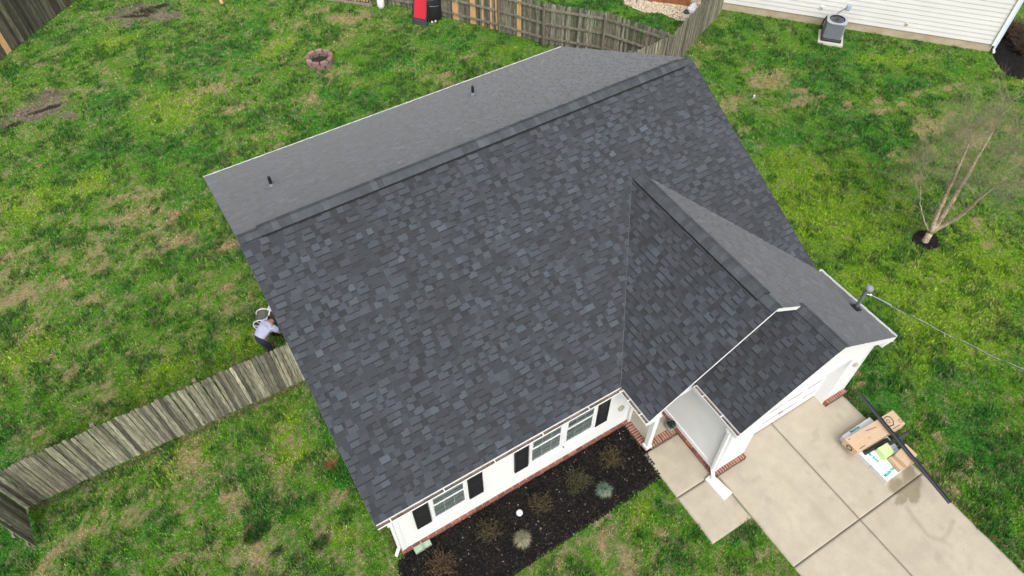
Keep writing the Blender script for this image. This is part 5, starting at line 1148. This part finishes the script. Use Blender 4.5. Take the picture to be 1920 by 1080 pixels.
# ------------------------------------------------------------------ bare tree
def bare_tree():
    o = thing('bare_tree', 'leafless multi stemmed tree with pale bark on the side lawn', 'tree', (18.78, -5.53, 0)); rnd = random.Random(5); T = MB(); tw = MB(); br = MB()
    base = Vector((18.66, -5.55, 0)); fork = Vector((18.80, -5.50, .34))
    T.tube([base + Vector((0, 0, -.05)), base + Vector((.03, 0, .12)), fork], [.14, .10, .092], 10)
    stems = [([(18.80, -5.50, .34), (18.68, -5.42, 1.0), (18.55, -5.38, 1.9), (18.42, -5.30, 2.9), (18.33, -5.2, 3.9)], [.075, .062, .050, .034, .012]),
             ([(18.80, -5.50, .34), (18.85, -5.52, 1.1), (18.83, -5.50, 2.0), (18.83, -5.45, 3.0), (18.95, -5.35, 4.2)], [.08, .068, .056, .040, .012]),
             ([(18.80, -5.50, .34), (18.98, -5.68, .75), (18.95, -5.95, 1.5), (18.88, -6.10, 2.3), (18.9, -6.35, 3.3)], [.065, .055, .044, .030, .010]),
             ([(18.80, -5.50, .30), (18.50, -5.25, .8), (18.15, -5.0, 1.5), (17.9, -4.8, 2.3)], [.022, .018, .012, .006])]
    def twigs(p, d, L_, r, depth):
        n = 3; pts = [p]; cur = p; dd = d.copy()
        for k in range(n):
            dd = (dd + Vector((rnd.gauss(0, .13), rnd.gauss(0, .13), rnd.gauss(.05, .1)))).normalized(); cur = cur + dd * L_ / n; pts.append(cur)
        g = rnd.uniform(.8, 1.2); c = (.185 * g, .165 * g, .095 * g) if depth > 1 else (.22 * g, .185 * g, .13 * g)
        (tw if depth > 0 else br).tube(pts, [r, r * .8, r * .6, r * .4], 3 if depth else 5, col=c, cap=False)
        if depth < 3:
            for k in range((5, 5, 7)[depth]):
                t = rnd.uniform(.25, 1.0); i = min(n - 1, int(t * n)); q = pts[i].lerp(pts[i + 1], t * n - i); a = rnd.uniform(0, 2 * PI); s_ = dd.orthogonal().normalized(); s_.rotate(Matrix.Rotation(a, 3, dd)); nd2 = (dd * .75 + s_ * .75 + Vector((0, 0, .12))).normalized()
                twigs(q, nd2, L_ * rnd.uniform(.5, .72), r * .55, depth + 1)
    for pts, rad in stems:
        P_ = [Vector(p) for p in pts]; Q = []; R_ = []
        for i in range(len(P_) - 1):
            for k in range(4): t = k / 4; Q.append(P_[i].lerp(P_[i + 1], t) + Vector((rnd.gauss(0, .008), rnd.gauss(0, .008), 0))); R_.append(rad[i] * (1 - t) + rad[i + 1] * t)
        Q.append(P_[-1]); R_.append(rad[-1]); T.tube(Q, [r_ * 1.2 for r_ in R_], 8)
        nb = 14 if rad[0] > .03 else 7
        for k in range(nb):
            t = rnd.uniform(.55, 1) if rad[0] > .03 else rnd.uniform(.4, 1); f = t * (len(P_) - 1); i = min(len(P_) - 2, int(f)); q = P_[i].lerp(P_[i + 1], f - i); a = rnd.uniform(0, 2 * PI)
            ax = (P_[i + 1] - P_[i]).normalized(); s_ = Vector((math.cos(a), math.sin(a), 0)); out = Vector((q.x - 18.7, q.y + 5.5, 0)); d = (ax * .5 + s_ * .9 + out * .3).normalized()
            twigs(q, d, rnd.uniform(.8, 1.5) * (1.1 - .25 * t), .007, 0)
        twigs(P_[-1], (P_[-1] - P_[-2]).normalized(), 1.0, .011, 0); twigs(P_[-1], (P_[-1] - P_[-2] + Vector((.2, .1, 0))).normalized(), .9, .010, 0)
    T.build('trunk', M['bark'], o, smooth=True, recalc=False); br.build('branches', M['twig'], o, recalc=False); tw.build('twigs', M['twig'], o, recalc=False)
bare_tree()
scatter_shrub('hedge', (30.9, .25, .0), .9, .9, 'large rusty brown bare hedge in the mulch beyond the neighbouring house corner', 260, 10, TB, [(.10, .05, .035), (.07, .04, .03), (.13, .065, .045)], None, .03)
scatter_shrub('hedge', (30.4, -.75, .0), .7, .75, 'smaller dark brown hedge at the right edge of the photo', 180, 8, TB, [(.08, .045, .03), (.05, .035, .025)], None, .03)
# little things on the lawn
gxy = gp(1413, 184); m = MB(); m.box((gxy[0], gxy[1], .07), (.06, .06, .14), .3, b=.01); tag(m.build('marker_cap', M['trim']), 'small white pipe cap standing in the side lawn beside the roof edge', 'pipe cap')

# ------------------------------------------------------------------ hose reel
hr = thing('hose_reel', 'hose reel cart with a white frame and dark coiled hose by the left wall', 'hose reel', (-.2, 2.1, 0))
ax_ = Vector((.50, .86, 0)).normalized(); fw = Vector((-.86, .50, 0)); C0 = Vector((-.20, 2.08, .42))
m = MB()
for k in range(9):
    for lay in range(2):
        o_ = ax_ * (-.16 + k * .04); r_ = .20 + lay * .035
        m.tube([C0 + o_ + (fw * math.cos(t) + Vector((0, 0, 1)) * math.sin(t)) * r_ for t in np.linspace(0, 2 * PI, 17)], .018, 6, cap=False)
m.build('hose', M['hose'], hr)
for s_ in (-1, 1):
    m = MB(); o_ = ax_ * (.20 * s_); R_ = .27
    m.tube([C0 + o_ + (fw * math.cos(t) + Vector((0, 0, 1)) * math.sin(t)) * R_ for t in np.linspace(0, 2 * PI, 21)], .014, 6, cap=False)
    for k in range(3): t = k * PI / 3; u_ = (fw * math.cos(t) + Vector((0, 0, 1)) * math.sin(t)) * R_; m.tube([C0 + o_ - u_, C0 + o_ + u_], .010, 5)
    m.build('reel_flange', M['trim'], hr)
m = MB()
for s_ in (-1, 1):
    o_ = ax_ * (.23 * s_); m.tube([C0 + o_ + fw * .28 + Vector((0, 0, -.40)), C0 + o_ + Vector((0, 0, 0)), C0 + o_ - fw * .16 + Vector((0, 0, .30)), C0 + o_ - fw * .30 + Vector((0, 0, .52))], .022, 7)
    m.tube([C0 + o_ + Vector((0, 0, 0)), C0 + o_ - fw * .28 + Vector((0, 0, -.40))], .022, 7)
m.tube([C0 + ax_ * .23 - fw * .30 + Vector((0, 0, .52)), C0 - ax_ * .23 - fw * .30 + Vector((0, 0, .52))], .024, 7)
m.tube([C0 + ax_ * .23 + fw * .28 + Vector((0, 0, -.39)), C0 - ax_ * .23 + fw * .28 + Vector((0, 0, -.39))], .02, 7); m.build('frame', M['trim'], hr)
for s_ in (-1, 1):
    m = MB(); o_ = ax_ * (.27 * s_); c = C0 + o_ - fw * .28 + Vector((0, 0, -.31)); m.tube([c - ax_ * .02, c + ax_ * .02], .11, 16); m.build('wheel', M['black'], hr)
m = MB(); c = C0 + ax_ * .26; m.tube([c, c + fw * .10, c + fw * .10 + ax_ * .08], .012, 6); m.build('crank', M['darkmetal'], hr)

# ------------------------------------------------------------------ the person bending over
def skin_obj(name, nodes, edges, material, parent, root=0, sub=2):
    me = bpy.data.meshes.new(name); me.from_pydata([n[0] for n in nodes], edges, []); o = bpy.data.objects.new(name, me); COL.objects.link(o)
    md = o.modifiers.new('s', 'SKIN'); md.use_smooth_shade = True
    for i, n in enumerate(nodes):
        r = n[1]; o.data.skin_vertices[0].data[i].radius = r if isinstance(r, tuple) else (r, r)
    o.data.skin_vertices[0].data[root].use_root = True
    ss = o.modifiers.new('ss', 'SUBSURF'); ss.levels = sub; ss.render_levels = sub
    bpy.context.view_layer.update(); dg = bpy.context.evaluated_depsgraph_get(); nm = bpy.data.meshes.new_from_object(o.evaluated_get(dg)); bpy.data.objects.remove(o)
    nm.materials.clear(); nm.materials.append(material); nm.polygons.foreach_set('use_smooth', [True] * len(nm.polygons)); r_ = bpy.data.objects.new(name, nm); COL.objects.link(r_); nm.name = name
    if parent is not None:
        r_.parent = parent
    return r_
def person():
    # local frame: x = where the person faces, y = to their left, z up; placed and turned afterwards
    LOC = Vector((-.42, 1.17, 0)); RZ_ = math.radians(27); T = Matrix.Translation(LOC) @ Matrix.Rotation(RZ_, 4, 'Z') @ Matrix.Scale(1.07, 4)
    N = []; Ed = []
    def add(p, r, link=None):
        N.append((tuple(p), r)); 
        if link is not None: Ed.append((link, len(N) - 1))
        return len(N) - 1
    pel = add((-.10, 0, .90), (.15, .12)); ab = add((.04, 0, 1.00), (.135, .11), pel); chs = add((.20, 0, 1.06), (.15, .115), ab); nk = add((.36, 0, 1.06), .062, chs); hd0 = add((.44, 0, 1.03), .085, nk); hd1 = add((.52, 0, .97), .098, hd0); hd2 = add((.575, 0, .92), .07, hd1)
    nose = add((.565, 0, .875), .018, hd1)
    for s_ in (-1, 1):
        add((.475, s_ * .092, .985), .016, hd1)      # ear
        sh = add((.27, s_ * .16, 1.04), .062, chs); el = add((.33, s_ * .22, .78), .045, sh); wr_ = add((.46, s_ * .14, .60), .030, el); pm = add((.50, s_ * .12, .535), (.036, .022), wr_)
        for f, (dy, ln) in enumerate(((-.030, .075), (-.010, .085), (.010, .08), (.028, .062))):
            k1 = add((.505 + .01, s_ * .12 + dy, .495), .0095, pm); k2 = add((.52 + .015, s_ * .12 + dy, .495 - ln * .45), .0088, k1); add((.525, s_ * .12 + dy * .95, .495 - ln * .8), .0078, k2)
        t1 = add((.475, s_ * .12 - s_ * .045, .545), .011, wr_); add((.49, s_ * .12 - s_ * .055, .51), .0095, t1)
        hp = add((-.09, s_ * .09, .84), .10, pel); kn = add((.03 + .05 * s_, s_ * .12, .47), .062, hp); an = add((-.06 + .10 * s_, s_ * .13, .10), .042, kn); ft = add((.05 + .10 * s_, s_ * .14, .045), .038, an); add((.13 + .10 * s_, s_ * .145, .035), .030, ft)
    b = skin_obj('person', N, Ed, M['skin'], None)
    b.matrix_world = T; tag(b, 'person in a lavender shirt and dark trousers bending over beside the hose reel', 'person')
    def child(name, nodes, edges, material, root=0):
        c = skin_obj(name, nodes, edges, material, b, root); return c
    # shirt
    n = [((-.09, 0, .935), (.160, .13)), ((.04, 0, 1.02), (.150, .125)), ((.20, 0, 1.08), (.155, .13)), ((.335, 0, 1.07), (.085, .08))]; e = [(0, 1), (1, 2), (2, 3)]
    for s_ in (-1, 1):
        i = len(n); n += [((.26, s_ * .135, 1.055), .105), ((.285, s_ * .195, .97), .090), ((.315, s_ * .218, .86), .078)]; e += [(2, i), (i, i + 1), (i + 1, i + 2)]
    child('shirt', [(p, (r[0] * 1.12, r[1]) if isinstance(r, tuple) else r) for p, r in n], e, M['shirt'], 1)
    n = [((-.12, 0, .90), (.165, .135)), ((-.05, 0, .94), (.14, .115))]; e = [(0, 1)]
    for s_ in (-1, 1):
        i = len(n); n += [((-.10, s_ * .092, .82), .115), ((.03 + .05 * s_, s_ * .12, .47), .080), ((-.06 + .10 * s_, s_ * .13, .12), .062)]; e += [(0, i), (i, i + 1), (i + 1, i + 2)]
    child('trousers', n, e, M['pants'])
    child('hair', [((.41, 0, 1.06), .085), ((.49, 0, 1.035), .118), ((.58, 0, .98), .100)], [(0, 1), (1, 2)], M['hair'], 1)
    for s_ in (-1, 1): child('boot', [((-.06 + .10 * s_, s_ * .13, .14), .058), ((-.06 + .10 * s_, s_ * .13, .06), .056), ((.05 + .10 * s_, s_ * .14, .05), .050), ((.14 + .10 * s_, s_ * .145, .04), .040)], [(0, 1), (1, 2), (2, 3)], M['boot'], 1)
person()
